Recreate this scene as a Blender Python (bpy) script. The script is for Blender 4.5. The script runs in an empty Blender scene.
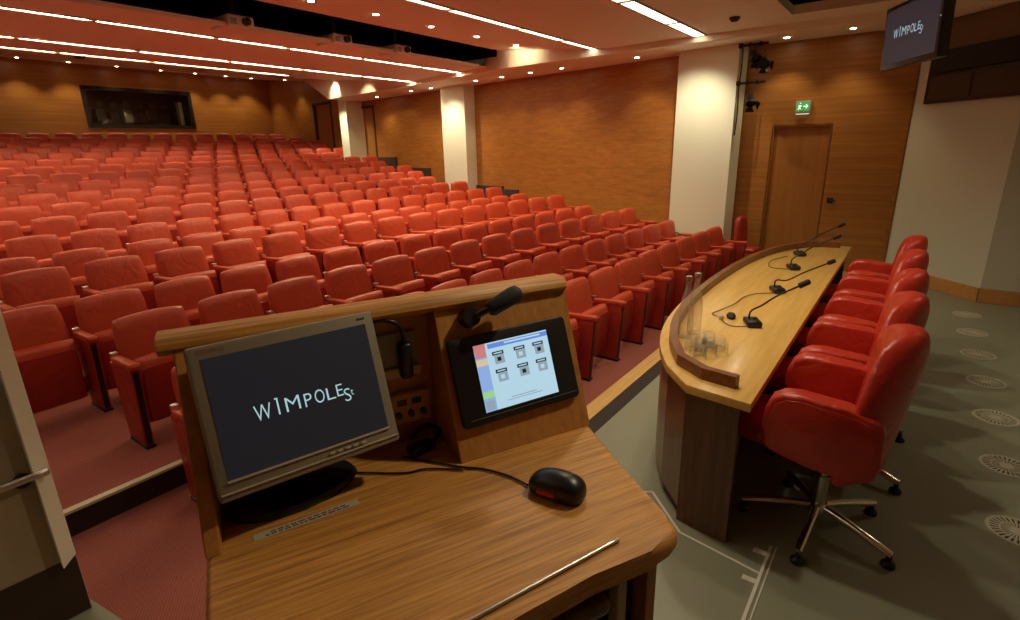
import bpy, bmesh, math, random
from mathutils import Matrix, Vector
from math import sin, cos, pi, radians as rad
random.seed(7)
SC = bpy.context.scene
COL = SC.collection
SC.view_settings.view_transform = 'Standard'
SC.view_settings.look = 'None'
SC.view_settings.gamma = 1.0
SC.view_settings.use_curve_mapping = False
SC.view_settings.exposure = 0.22

# ------------------------------------------------------------------ materials
def new_mat(name):
    m = bpy.data.materials.new(name); m.use_nodes = True
    nt = m.node_tree; b = nt.nodes['Principled BSDF']
    return m, nt, b

def plain(name, col, rough=0.5, metal=0.0, spec=0.5, bump=0.0, scale=60.0, var=0.0, coat=0.0):
    m, nt, b = new_mat(name)
    b.inputs['Base Color'].default_value = (*col, 1)
    b.inputs['Roughness'].default_value = rough
    b.inputs['Metallic'].default_value = metal
    b.inputs['Specular IOR Level'].default_value = spec
    b.inputs['Coat Weight'].default_value = coat
    tc = nt.nodes.new('ShaderNodeTexCoord')
    nz = nt.nodes.new('ShaderNodeTexNoise'); nz.inputs['Scale'].default_value = scale
    nz.inputs['Detail'].default_value = 4
    nt.links.new(tc.outputs['Object'], nz.inputs['Vector'])
    if var > 0:
        mx = nt.nodes.new('ShaderNodeMix'); mx.data_type = 'RGBA'
        mx.inputs['A'].default_value = (*[c * (1 - var) for c in col], 1)
        mx.inputs['B'].default_value = (*[min(1, c * (1 + var)) for c in col], 1)
        nt.links.new(nz.outputs['Fac'], mx.inputs['Factor'])
        nt.links.new(mx.outputs['Result'], b.inputs['Base Color'])
    if bump > 0:
        bp = nt.nodes.new('ShaderNodeBump'); bp.inputs['Strength'].default_value = bump
        bp.inputs['Distance'].default_value = 0.01
        nt.links.new(nz.outputs['Fac'], bp.inputs['Height'])
        nt.links.new(bp.outputs['Normal'], b.inputs['Normal'])
    return m

def emit(name, col, strength):
    m, nt, b = new_mat(name)
    b.inputs['Base Color'].default_value = (*[c * 0.5 for c in col], 1)
    b.inputs['Emission Color'].default_value = (*col, 1)
    b.inputs['Emission Strength'].default_value = strength
    return m

def wood(name, dark, light, axis='X', rough=0.35, stretch=14.0, scale=3.0, panel=None, coat=0.0, rot=0.0):
    """veneer with the grain running along axis; panel=(w,h) adds butt joints in the plane of that axis and Z"""
    m, nt, b = new_mat(name)
    b.inputs['Roughness'].default_value = rough
    b.inputs['Coat Weight'].default_value = coat
    b.inputs['Coat Roughness'].default_value = 0.15
    N, Lk = nt.nodes, nt.links
    tc = N.new('ShaderNodeTexCoord'); mp = N.new('ShaderNodeMapping')
    s = {'X': (1, stretch, stretch), 'Y': (stretch, 1, stretch), 'Z': (stretch, stretch, 1)}[axis]
    mp.inputs['Scale'].default_value = s
    mp.inputs['Rotation'].default_value = (0, 0, rot)
    Lk.new(tc.outputs['Object'], mp.inputs['Vector'])
    n1 = N.new('ShaderNodeTexNoise'); n1.inputs['Scale'].default_value = scale; n1.inputs['Detail'].default_value = 6
    n1.inputs['Roughness'].default_value = 0.6; n1.inputs['Distortion'].default_value = 0.2
    Lk.new(mp.outputs['Vector'], n1.inputs['Vector'])
    n2 = N.new('ShaderNodeTexNoise'); n2.inputs['Scale'].default_value = scale * 6; n2.inputs['Detail'].default_value = 3
    Lk.new(mp.outputs['Vector'], n2.inputs['Vector'])
    ad = N.new('ShaderNodeMath'); ad.operation = 'MULTIPLY_ADD'; ad.inputs[1].default_value = 0.3
    Lk.new(n2.outputs['Fac'], ad.inputs[0]); Lk.new(n1.outputs['Fac'], ad.inputs[2])
    rp = N.new('ShaderNodeValToRGB')
    rp.color_ramp.elements[0].position = 0.42; rp.color_ramp.elements[0].color = (*dark, 1)
    rp.color_ramp.elements[1].position = 0.9; rp.color_ramp.elements[1].color = (*light, 1)
    Lk.new(ad.outputs['Value'], rp.inputs['Fac'])
    out = rp.outputs['Color']
    if panel:
        sp = N.new('ShaderNodeSeparateXYZ'); Lk.new(tc.outputs['Object'], sp.inputs['Vector'])
        cb = N.new('ShaderNodeCombineXYZ')
        Lk.new(sp.outputs[axis], cb.inputs['X']); Lk.new(sp.outputs['Z'], cb.inputs['Y'])
        br = N.new('ShaderNodeTexBrick')
        br.offset = 0.5
        br.inputs['Scale'].default_value = 1.0
        br.inputs['Brick Width'].default_value = panel[0]; br.inputs['Row Height'].default_value = panel[1]
        br.inputs['Mortar Size'].default_value = 0.004; br.inputs['Mortar Smooth'].default_value = 0.3
        br.inputs['Color1'].default_value = (1, 1, 1, 1); br.inputs['Color2'].default_value = (.93, .92, .91, 1)
        br.inputs['Mortar'].default_value = (.80, .78, .76, 1)
        Lk.new(cb.outputs['Vector'], br.inputs['Vector'])
        mx = N.new('ShaderNodeMix'); mx.data_type = 'RGBA'; mx.blend_type = 'MULTIPLY'
        mx.inputs['Factor'].default_value = 1
        Lk.new(out, mx.inputs['A']); Lk.new(br.outputs['Color'], mx.inputs['B'])
        out = mx.outputs['Result']
    Lk.new(out, b.inputs['Base Color'])
    return m

def leather(name, col, rough=0.38):
    m, nt, b = new_mat(name)
    N, Lk = nt.nodes, nt.links
    b.inputs['Roughness'].default_value = rough
    tc = N.new('ShaderNodeTexCoord')
    n1 = N.new('ShaderNodeTexNoise'); n1.inputs['Scale'].default_value = 7; n1.inputs['Detail'].default_value = 5
    n1.inputs['Distortion'].default_value = 1.2
    vo = N.new('ShaderNodeTexVoronoi'); vo.inputs['Scale'].default_value = 260
    oi = N.new('ShaderNodeObjectInfo')
    ao = N.new('ShaderNodeVectorMath'); ao.operation = 'ADD'
    cv = N.new('ShaderNodeMath'); cv.operation = 'MULTIPLY'; cv.inputs[1].default_value = 37.0
    Lk.new(oi.outputs['Random'], cv.inputs[0])
    Lk.new(tc.outputs['Object'], ao.inputs[0]); Lk.new(cv.outputs['Value'], ao.inputs[1])
    Lk.new(ao.outputs['Vector'], n1.inputs['Vector']); Lk.new(tc.outputs['Object'], vo.inputs['Vector'])
    mx = N.new('ShaderNodeMix'); mx.data_type = 'RGBA'
    mx.inputs['A'].default_value = (*[c * .86 for c in col], 1); mx.inputs['B'].default_value = (*[min(1, c * 1.12) for c in col], 1)
    Lk.new(n1.outputs['Fac'], mx.inputs['Factor']); Lk.new(mx.outputs['Result'], b.inputs['Base Color'])
    b1 = N.new('ShaderNodeBump'); b1.inputs['Strength'].default_value = .35; b1.inputs['Distance'].default_value = .03
    Lk.new(n1.outputs['Fac'], b1.inputs['Height'])
    b2 = N.new('ShaderNodeBump'); b2.inputs['Strength'].default_value = .12; b2.inputs['Distance'].default_value = .002
    Lk.new(vo.outputs['Distance'], b2.inputs['Height']); Lk.new(b1.outputs['Normal'], b2.inputs['Normal'])
    Lk.new(b2.outputs['Normal'], b.inputs['Normal'])
    return m

def carpet_mat(name, c1, c2):
    m, nt, b = new_mat(name)
    N, Lk = nt.nodes, nt.links
    b.inputs['Roughness'].default_value = .95; b.inputs['Specular IOR Level'].default_value = .1
    tc = N.new('ShaderNodeTexCoord'); mp = N.new('ShaderNodeMapping')
    mp.inputs['Rotation'].default_value = (0, 0, .6); Lk.new(tc.outputs['Object'], mp.inputs['Vector'])
    w1 = N.new('ShaderNodeTexWave'); w1.inputs['Scale'].default_value = 24; w1.inputs['Distortion'].default_value = 2.5
    w1.inputs['Detail Scale'].default_value = 3
    nz = N.new('ShaderNodeTexNoise'); nz.inputs['Scale'].default_value = 160; nz.inputs['Detail'].default_value = 3
    Lk.new(mp.outputs['Vector'], w1.inputs['Vector']); Lk.new(mp.outputs['Vector'], nz.inputs['Vector'])
    ad = N.new('ShaderNodeMath'); ad.operation = 'MULTIPLY'
    Lk.new(w1.outputs['Fac'], ad.inputs[0]); Lk.new(nz.outputs['Fac'], ad.inputs[1])
    mx = N.new('ShaderNodeMix'); mx.data_type = 'RGBA'
    mx.inputs['A'].default_value = (*c1, 1); mx.inputs['B'].default_value = (*c2, 1)
    Lk.new(ad.outputs['Value'], mx.inputs['Factor']); Lk.new(mx.outputs['Result'], b.inputs['Base Color'])
    bp = N.new('ShaderNodeBump'); bp.inputs['Strength'].default_value = .4; bp.inputs['Distance'].default_value = .006
    Lk.new(ad.outputs['Value'], bp.inputs['Height']); Lk.new(bp.outputs['Normal'], b.inputs['Normal'])
    return m

def glass(name, col=(1, 1, 1), rough=0.0, ior=1.45):
    m, nt, b = new_mat(name)
    b.inputs['Base Color'].default_value = (*col, 1); b.inputs['Roughness'].default_value = rough
    b.inputs['Transmission Weight'].default_value = 1; b.inputs['IOR'].default_value = ior
    return m

M = {}
M['seat'] = leather('red seat leather', (.56, .074, .030), .40)
M['seat_dark'] = leather('red seat standard', (.36, .026, .014), .4)
M['chair'] = leather('glossy red chair leather', (.50, .034, .017), .30)
M['black'] = plain('black plastic', (.012, .012, .013), .35)
M['rubber'] = plain('matt black rubber', (.010, .010, .010), .7)
M['recess'] = plain('black void lining', (.004, .004, .004), .9, spec=.1)
M['chrome'] = plain('chrome', (.75, .74, .70), .16, metal=1)
M['steel'] = plain('brushed steel', (.60, .58, .53), .32, metal=1)
M['white_wall'] = plain('white painted plaster', (.80, .84, .68), .6, bump=.05, scale=180)
M['grey_wall'] = plain('grey painted plaster', (.56, .56, .46), .6, bump=.05, scale=180)
M['diag_wall'] = plain('greyish white plaster', (.60, .63, .51), .6, bump=.05, scale=180)
M['ceiling'] = plain('ceiling paint', (.88, .83, .70), .75, bump=.03, scale=120)
M['floor'] = plain('grey stage vinyl', (.255, .270, .195), .42, var=.06, scale=9, bump=.02)
M['carpet'] = carpet_mat('pink red carpet', (.29, .088, .068), (.46, .17, .135))
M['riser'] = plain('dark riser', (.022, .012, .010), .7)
M['wallwood_y'] = wood('wall veneer along depth', (.29, .112, .019), (.48, .205, .041), 'Y', .42, 48, .45, panel=(2.4, .47))
M['wallwood_x'] = wood('wall veneer along rows', (.29, .112, .019), (.48, .205, .041), 'X', .42, 48, .45, panel=(2.4, .47))
M['doorwood'] = wood('door veneer', (.31, .120, .022), (.39, .160, .033), 'Z', .42, 30, .8)
M['oak'] = wood('lectern oak', (.30, .112, .016), (.72, .36, .080), 'X', .50, 30, 4.2)
M['oak_v'] = wood('upright oak', (.38, .155, .030), (.58, .27, .068), 'Z', .4, 18, 3.2)
M['tabletop'] = wood('pale table veneer', (.62, .36, .085), (.82, .54, .16), 'X', .3, 16, 1.8, coat=.15)
M['walnut'] = wood('table body walnut', (.060, .020, .005), (.150, .055, .015), 'Z', .35, 16, 2.0, coat=.2)
M['curb'] = wood('table curb', (.15, .05, .018), (.27, .10, .035), 'X', .35, 12, 2.5)
M['trimwood'] = wood('trim timber', (.62, .36, .11), (.80, .52, .19), 'X', .4, 14, 3)
M['skirt'] = wood('skirting timber', (.44, .21, .06), (.60, .31, .10), 'X', .4, 14, 3)
M['nosing'] = plain('pale step nosing', (.62, .60, .44), .5)
M['lamp'] = emit('strip lamp', (1.0, .82, .52), 38.0)
M['lamp_front'] = emit('front strip lamp', (1.0, .86, .62), 4.5)
M['lamp_rear'] = emit('rear strip lamp', (1.0, .82, .52), 62.0)
M['downlamp'] = emit('downlight lamp', (1.0, .78, .50), 40.0)
M['cover'] = plain('lamp trim', (.42, .34, .28), .5)
M['grille'] = plain('brown grille cloth', (.085, .058, .035), .9, bump=.5, scale=500)
M['screen'] = emit('dark slide screen', (.0072, .0074, .010), 1.0)
M['tv_screen'] = emit('hung dark slide screen', (.017, .014, .021), 1.0)
M['lettering'] = emit('pale blue lettering', (.36, .56, .60), .8)
M['bezel'] = plain('grey brown plastic', (.25, .215, .155), .38)
M['bezel_lo'] = plain('pale edge plastic', (.52, .46, .33), .3)
M['redprint'] = plain('dull red print', (.28, .05, .035), .5)
M['redlogo'] = plain('bright red print', (.52, .015, .012), .4)
M['sticker'] = plain('pale label strip', (.42, .38, .29), .6)
M['ink'] = plain('dark print', (.06, .05, .04), .7)
M['socket'] = plain('socket plate', (.13, .12, .10), .4)
M['socket_face'] = plain('socket face', (.30, .28, .22), .4)
M['cream'] = plain('cream plastic', (.55, .45, .30), .5)
def thin_glass(name, col, haze):  # white diffuse and translucent mix paints pale rims and haze onto the glass
    m = bpy.data.materials.new(name); m.use_nodes = True; nt = m.node_tree; nt.nodes.clear(); N, Lk = nt.nodes, nt.links
    o = N.new('ShaderNodeOutputMaterial'); mx = N.new('ShaderNodeMixShader'); tr = N.new('ShaderNodeBsdfTransparent'); gl = N.new('ShaderNodeBsdfGlossy')
    df = N.new('ShaderNodeBsdfDiffuse'); df.inputs['Color'].default_value = (.95, .94, .84, 1); m2 = N.new('ShaderNodeMixShader'); m2.inputs['Fac'].default_value = .55; tl_ = N.new('ShaderNodeBsdfTranslucent'); tl_.inputs['Color'].default_value = (.95, .94, .84, 1); m3 = N.new('ShaderNodeMixShader'); m3.inputs['Fac'].default_value = .5; Lk.new(df.outputs['BSDF'], m3.inputs[1]); Lk.new(tl_.outputs['BSDF'], m3.inputs[2])
    lw = N.new('ShaderNodeLayerWeight'); lw.inputs['Blend'].default_value = .5
    pw = N.new('ShaderNodeMath'); pw.operation = 'POWER'; pw.inputs[1].default_value = 3.0; Lk.new(lw.outputs['Facing'], pw.inputs[0])
    ml = N.new('ShaderNodeMath'); ml.operation = 'MULTIPLY_ADD'; ml.inputs[1].default_value = .55; ml.inputs[2].default_value = haze; Lk.new(pw.outputs['Value'], ml.inputs[0])
    tr.inputs['Color'].default_value = (*col, 1); gl.inputs['Roughness'].default_value = .04
    Lk.new(gl.outputs['BSDF'], m2.inputs[1]); Lk.new(m3.outputs['Shader'], m2.inputs[2])
    Lk.new(ml.outputs['Value'], mx.inputs['Fac']); Lk.new(tr.outputs['BSDF'], mx.inputs[1]); Lk.new(m2.outputs['Shader'], mx.inputs[2]); Lk.new(mx.outputs['Shader'], o.inputs['Surface'])
    return m
M['bottle'] = thin_glass('bottle glass', (.985, .98, .95), .12)
M['tumbler'] = thin_glass('clear glass', (.99, .99, .985), .06)
M['boothglass'] = glass('booth window glass', (.75, .8, .8), .02)
M['projector'] = plain('projector case', (.85, .82, .74), .4)
M['lens'] = plain('dark lens', (.006, .006, .008), .08)
M['vent'] = plain('floor vent metal', (.50, .49, .38), .45)
M['slit'] = plain('floor vent slits', (.05, .055, .04), .8)
M['silver'] = plain('aluminium floor trim', (.70, .70, .62), .4)
M['dark_panel'] = plain('dark plinth', (.05, .03, .028), .7)
M['door_white'] = plain('white door paint', (.42, .38, .26), .5)
M['kick'] = plain('dark kick plate', (.040, .022, .012), .5)
M['green'] = emit('exit green', (.06, .30, .08), .8)
M['exit_white'] = emit('exit pictogram', (.75, 1.0, .72), 1.0)

# ------------------------------------------------------------------ mesh helpers
I4 = Matrix.Identity(4)
def T(x, y, z): return Matrix.Translation((x, y, z))
def RX(a): return Matrix.Rotation(a, 4, 'X')
def RY(a): return Matrix.Rotation(a, 4, 'Y')
def RZ(a): return Matrix.Rotation(a, 4, 'Z')

def obj(name, bm, mats, parent=None, smooth=None):
    me = bpy.data.meshes.new(name)
    bmesh.ops.recalc_face_normals(bm, faces=bm.faces[:])
    bm.to_mesh(me); bm.free()
    o = bpy.data.objects.new(name, me); COL.objects.link(o)
    for m in (mats if isinstance(mats, (list, tuple)) else [mats]): me.materials.append(M[m] if isinstance(m, str) else m)
    if smooth is not None:
        for p in me.polygons: p.use_smooth = True
        if smooth < 180:
            try: me.set_sharp_from_angle(angle=rad(smooth))
            except Exception: pass
    if parent is not None: o.parent = parent
    return o

def tag(o, label, cat, group=None, kind=None):
    o['label'] = label; o['category'] = cat
    if group: o['group'] = group
    if kind: o['kind'] = kind
    return o
def thing(name, label, cat, loc=(0, 0, 0), rz=0.0, group=None):
    o = bpy.data.objects.new(name, None); COL.objects.link(o)
    o.empty_display_size = .1
    o.location = loc; o.rotation_euler = (0, 0, rz)
    return tag(o, label, cat, group)
def struct(name, bm, mats, smooth=None, label=None, cat=None, parent=None):
    o = obj(name, bm, mats, parent, smooth)
    if parent is None:
        o['kind'] = 'structure'
        if label: o['label'] = label
        if cat: o['category'] = cat
    return o
def new(): return bmesh.new()

def box(bm, c, s, bevel=0.0, Mx=I4, seg=2, mi=0):
    r = bmesh.ops.create_cube(bm, size=1.0, matrix=Mx @ T(*c) @ Matrix.Diagonal((*s, 1)))
    fs = list({f for v in r['verts'] for f in v.link_faces})
    for f in fs: f.material_index = mi
    if bevel > 0:
        es = list({e for v in r['verts'] for e in v.link_edges})
        res = bmesh.ops.bevel(bm, geom=es, offset=bevel, segments=seg, profile=.5, affect='EDGES')
        for f in res['faces']: f.material_index = mi
    return bm
def bb(bm, x0, x1, y0, y1, z0, z1, bevel=0.0, Mx=I4, seg=2, mi=0):
    return box(bm, ((x0 + x1) / 2, (y0 + y1) / 2, (z0 + z1) / 2), (abs(x1 - x0), abs(y1 - y0), abs(z1 - z0)), bevel, Mx, seg, mi)

def poly(bm, pts, mi=0):
    f = bm.faces.new([bm.verts.new(p) for p in pts]); f.material_index = mi
    return f
def prism(bm, pts, d, bevel=0.0, Mx=I4, seg=2, mi=0, only=None):
    """pts: 3D planar polygon; d: extrude vector"""
    d = Vector(d)
    lo = [bm.verts.new(Mx @ Vector(p)) for p in pts]
    hi = [bm.verts.new(Mx @ (Vector(p) + d)) for p in pts]
    n = len(pts); fs = [bm.faces.new(lo[::-1]), bm.faces.new(hi)]
    for i in range(n): fs.append(bm.faces.new([lo[i], lo[(i + 1) % n], hi[(i + 1) % n], hi[i]]))
    for f in fs: f.material_index = mi
    if bevel > 0:
        es = [e for f in fs[:2] for e in f.edges] if only is None else [e for e in fs[only].edges]
        res = bmesh.ops.bevel(bm, geom=list(set(es)), offset=bevel, segments=seg, profile=.5, affect='EDGES')
        for f in res['faces']: f.material_index = mi
    return bm
def rrect(x0, x1, z0, z1, r, n=5):
    """rounded rectangle in XZ; r = (bl, br, tr, tl) radii or number"""
    if not isinstance(r, (list, tuple)): r = (r,) * 4
    out = []
    for (cx, cz, a0, rr) in ((x0, z0, pi, r[0]), (x1, z0, 1.5 * pi, r[1]), (x1, z1, 0, r[2]), (x0, z1, .5 * pi, r[3])):
        sx = 1 if cx == x0 else -1; sz = 1 if cz == z0 else -1
        ccx, ccz = cx + sx * rr, cz + sz * rr
        for k in range(n + 1):
            a = a0 + k / n * pi / 2
            out.append((ccx + rr * cos(a), ccz + rr * sin(a)))
    return out
def tube(bm, pts, r, seg=8, mi=0, cap=True):
    pts = [Vector(p) for p in pts]; n = len(pts)
    rr = r if isinstance(r, (list, tuple)) else [r] * n
    t0 = (pts[1] - pts[0]).normalized()
    a = Vector((0, 0, 1)) if abs(t0.z) < .9 else Vector((1, 0, 0))
    u = t0.cross(a).normalized(); rings = []
    for i, p in enumerate(pts):
        t = (pts[min(i + 1, n - 1)] - pts[max(i - 1, 0)]).normalized()
        u = (u - t * u.dot(t)).normalized(); v = t.cross(u)
        rings.append([bm.verts.new(p + rr[i] * (cos(2 * pi * k / seg) * u + sin(2 * pi * k / seg) * v)) for k in range(seg)])
    fs = []
    for i in range(n - 1):
        for k in range(seg): fs.append(bm.faces.new([rings[i][k], rings[i][(k + 1) % seg], rings[i + 1][(k + 1) % seg], rings[i + 1][k]]))
    if cap: fs += [bm.faces.new(rings[0][::-1]), bm.faces.new(rings[-1])]
    for f in fs: f.material_index = mi
    return bm
def cyl(bm, p0, p1, r0, r1=None, seg=16, mi=0): return tube(bm, [p0, p1], [r0, r0 if r1 is None else r1], seg, mi)
def lathe(bm, prof, seg=20, Mx=I4, mi=0):
    rings = []
    for (r, z) in prof:
        if r < 1e-6: rings.append([bm.verts.new(Mx @ Vector((0, 0, z)))])
        else: rings.append([bm.verts.new(Mx @ Vector((r * cos(2 * pi * k / seg), r * sin(2 * pi * k / seg), z))) for k in range(seg)])
    for a, b in zip(rings, rings[1:]):
        for k in range(seg):
            k2 = (k + 1) % seg
            q = [a[0]] if len(a) == 1 else [a[k], a[k2]]
            q += [b[0]] if len(b) == 1 else [b[k2], b[k]]
            if len(q) >= 3: bm.faces.new(q).material_index = mi
    return bm
def curve(pts, n=8):
    """Catmull-Rom through pts"""
    P = [Vector(p) for p in pts]; P = [2 * P[0] - P[1]] + P + [2 * P[-1] - P[-2]]; out = []
    for i in range(1, len(P) - 2):
        for k in range(n):
            t = k / n; a, b, c, d = P[i - 1:i + 3]
            out.append(.5 * ((2 * b) + (c - a) * t + (2 * a - 5 * b + 4 * c - d) * t * t + (3 * b - a - 3 * c + d) * t ** 3))
    out.append(P[-2]); return out
def cushion(bm, w, h, d, n=12, k=.22, e=5.0, puff=.0, Mx=I4, ktop=None, kbot=None):
    """pillow slab: X width, Z height, Y depth; square mapped to rounded outline, bulging faces"""
    kt = k if ktop is None else ktop; kb = k if kbot is None else kbot
    def P(s, t, sgn):
        kk = kt if t > 0 else kb
        x = s * math.sqrt(1 - kk * t * t * .5 * (abs(s) ** 3)); z = t * math.sqrt(1 - kk * s * s * .5 * (abs(t) ** 3))
        pr = (max(0, 1 - abs(s) ** e) * max(0, 1 - abs(t) ** e)) ** .42
        y = sgn * d / 2 * (pr + puff * (1 - s * s) * (1 - t * t))
        return Mx @ Vector((x * w / 2, y, z * h / 2))
    def G(i):
        q = -1 + 2 * i / n
        return math.copysign(abs(sin(q * pi / 2)) ** .9, q) if q else 0
    F = [[None] * (n + 1) for _ in range(n + 1)]; Bk = [[None] * (n + 1) for _ in range(n + 1)]
    for i in range(n + 1):
        for j in range(n + 1):
            s, t = G(i), G(j)
            F[i][j] = bm.verts.new(P(s, t, -1))
            Bk[i][j] = F[i][j] if i in (0, n) or j in (0, n) else bm.verts.new(P(s, t, 1))
    for i in range(n):
        for j in range(n):
            bm.faces.new([F[i][j], F[i + 1][j], F[i + 1][j + 1], F[i][j + 1]])
            try: bm.faces.new([Bk[i][j], Bk[i][j + 1], Bk[i + 1][j + 1], Bk[i + 1][j]])
            except ValueError: pass
    return bm
def text_into(bm, s, size, Mx, depth=.0, mi=0):
    """letter shapes in the XY plane of Mx, left baseline at its origin"""
    cu = bpy.data.curves.new('lettering_curve', 'FONT'); cu.body = s; cu.size = size; cu.offset = -.008 * size; cu.extrude = depth; cu.resolution_u = 3
    ob = bpy.data.objects.new('lettering_tmp', cu); COL.objects.link(ob)
    dg = bpy.context.evaluated_depsgraph_get(); dg.update()
    me = bpy.data.meshes.new_from_object(ob.evaluated_get(dg))
    me.transform(Mx); k = len(bm.faces); bm.from_mesh(me); bm.faces.ensure_lookup_table()
    for f in bm.faces[k:]: f.material_index = mi
    bpy.data.objects.remove(ob); bpy.data.meshes.remove(me); bpy.data.curves.remove(cu)
    return bm
def dup(root, loc, rz, label, group):
    r = root.copy(); COL.objects.link(r); r.location = loc; r.rotation_euler = (0, 0, rz)
    r['label'] = label; r['group'] = group
    for ch in list(root.children):
        c = ch.copy(); COL.objects.link(c); c.parent = r
        for g in list(ch.children):
            d = g.copy(); COL.objects.link(d); d.parent = c
    return r
ORD = ['', 'first', 'second', 'third', 'fourth', 'fifth', 'sixth', 'seventh', 'eighth', 'ninth', 'tenth', 'eleventh', 'twelfth', 'thirteenth',
       'fourteenth', 'fifteenth', 'sixteenth', 'seventeenth', 'eighteenth', 'nineteenth', 'twentieth', 'twenty-first', 'twenty-second']

# ------------------------------------------------------------------ camera
cd = bpy.data.cameras.new('camera'); cam = bpy.data.objects.new('camera', cd); COL.objects.link(cam)
cd.sensor_fit = 'HORIZONTAL'; cd.sensor_width = 36; cd.lens = 537.55 / 1020 * 36; cd.clip_start = .02; cd.clip_end = 100
pit, rol, ax = 0.29312, -0.023024, 0.636134
n_ = Matrix(((cos(rol), -sin(rol), 0), (sin(rol), cos(rol), 0), (0, 0, 1))) @ Vector((0, cos(pit), sin(pit)))
fw = Vector((0, 0, 1)); h_ = (fw - n_ * n_.dot(fw)).normalized(); r_ = n_.cross(h_)
Xc = cos(ax) * h_ + sin(ax) * r_; Zc = -n_; Yc = Zc.cross(Xc)
Rm = Matrix((Xc, Yc, Zc))
rt, up, bk = Rm @ Vector((1, 0, 0)), Rm @ Vector((0, -1, 0)), Rm @ Vector((0, 0, -1))
cam.matrix_world = Matrix(((rt.x, up.x, bk.x, 0), (rt.y, up.y, bk.y, 0), (rt.z, up.z, bk.z, 1.8), (0, 0, 0, 1)))
SC.camera = cam

# ------------------------------------------------------------------ room shell
WA = rad(81.112); Wd = Vector((cos(WA), sin(WA), 0)); Wn = Vector((sin(WA), -cos(WA), 0))   # Wn points out of the room
def wx(y, d=8.9): return d + (y - 2.5) * cos(WA) / sin(WA)
BY = 18.8
FL = {1: 0.0, 2: 0.0, 3: .13, 4: .13, 5: .22, 6: .33, 7: .425, 8: .525, 9: .64, 10: .755, 11: .87, 12: .99, 13: 1.115, 14: 1.235, 15: 1.355, 16: 1.475, 17: 1.605}
def rowy(x, k): return 4.05 + .85 * (k - 1) - .0105 * max(0, x - 3) ** 2
STAGE_Y = 1.56
bm = new(); bb(bm, -3.0, 9.3, -3.2, STAGE_Y, -.12, 0)
struct('floor', bm, 'floor')
bm = new(); bb(bm, -3.0, 9.3, STAGE_Y - .02, STAGE_Y + .10, -.14, .004, .008)
struct('trim_1', bm, 'trimwood', label='pale timber nosing along the stage edge')
bm = new(); bb(bm, -3.0, 9.3, STAGE_Y - .13, STAGE_Y - .02, -.02, .003)
struct('trim_2', bm, 'riser', label='dark rubber strip along the stage edge')
bm = new(); bb(bm, -3.0, 9.6, STAGE_Y + .10, 3.4, -.3, -.15)
struct('floor_carpet', bm, 'carpet')
# stepped carpet tiers: one tread per pair of rows at the front, then one per row
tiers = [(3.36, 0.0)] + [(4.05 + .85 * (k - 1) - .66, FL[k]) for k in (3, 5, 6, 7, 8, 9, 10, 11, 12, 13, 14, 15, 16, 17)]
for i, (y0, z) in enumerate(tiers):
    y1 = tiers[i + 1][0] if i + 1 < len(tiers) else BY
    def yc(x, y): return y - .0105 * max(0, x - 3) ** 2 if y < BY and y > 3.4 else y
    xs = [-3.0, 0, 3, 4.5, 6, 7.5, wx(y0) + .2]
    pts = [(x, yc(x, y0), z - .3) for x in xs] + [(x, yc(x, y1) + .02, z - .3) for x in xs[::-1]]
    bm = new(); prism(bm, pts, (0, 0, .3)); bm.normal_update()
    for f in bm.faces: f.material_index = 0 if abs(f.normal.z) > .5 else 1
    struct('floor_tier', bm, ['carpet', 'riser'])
    if i == 0:
        bm = new(); bb(bm, -3.0, 2.2, y0 - .012, y0 + .032, z - .012, z + .004)
        struct('trim_3', bm, 'nosing', label='pale nosing on the lowest carpeted step')
# door wall, diagonal white wall, stage side wall
H = 4.6
bm = new()
DX = 8.9; TH = .12
def wall_y(bm, y0, y1, z0, z1): bb(bm, DX, DX + TH, y0, y1, z0, z1)
dy0, dy1, dz = 1.01, 1.75, 2.012
wall_y(bm, .12, dy0, -.1, 3.125); wall_y(bm, dy1, 2.5, -.1, 3.125); wall_y(bm, dy0, dy1, dz, 3.125)
struct('wall_stage_side', bm, 'wallwood_y')
d1 = thing('door_1', 'plain veneered exit door in the timber wall', 'door', (DX + .05, (dy0 + dy1) / 2, 0)); d1['kind'] = 'structure'
bm = new(); bb(bm, 0, .04, -(dy1 - dy0) / 2 + .012, (dy1 - dy0) / 2 - .012, 0, dz - .012, .002); obj('door_leaf', bm, 'doorwood', d1)
bm = new()
for s in (-1, 1): bb(bm, -.05, .05, s * ((dy1 - dy0) / 2) - .012, s * ((dy1 - dy0) / 2) + .012, 0, dz)
bb(bm, -.05, .05, -(dy1 - dy0) / 2, (dy1 - dy0) / 2, dz - .012, dz + .012); obj('door_frame', bm, 'doorwood', d1)
A = Vector((DX, .14, 0)); C = Vector((7.87, -.80, 0)); E2 = Vector((7.80, -3.2, 0))
def wallseg(name, a, b, z0, z1, mat, th=.12, out=None):
    d = (b - a).normalized(); nn = Vector((-d.y, d.x, 0)) * (th if out is None else out)
    bm = new(); prism(bm, [(a.x, a.y, z0), (b.x, b.y, z0), (b.x + nn.x, b.y + nn.y, z0), (a.x + nn.x, a.y + nn.y, z0)], (0, 0, z1 - z0))
    return struct(name, bm, mat)
wallseg('wall_diagonal', A, C, -.1, 3.3, 'diag_wall', out=.12)
wallseg('wall_stage_back', C, E2, -.1, 3.3, 'grey_wall', out=.12)
dd = (C - A).normalized(); no = Vector((-dd.y, dd.x, 0))
def skirt(name, a, b, inn):
    d = (b - a).normalized(); nn = Vector((-d.y, d.x, 0)) * -inn
    bm = new(); prism(bm, [(a.x, a.y, 0), (b.x, b.y, 0), (b.x + nn.x, b.y + nn.y, 0), (a.x + nn.x, a.y + nn.y, 0)], (0, 0, .165), .006)
    struct(name, bm, 'skirt')
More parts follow.
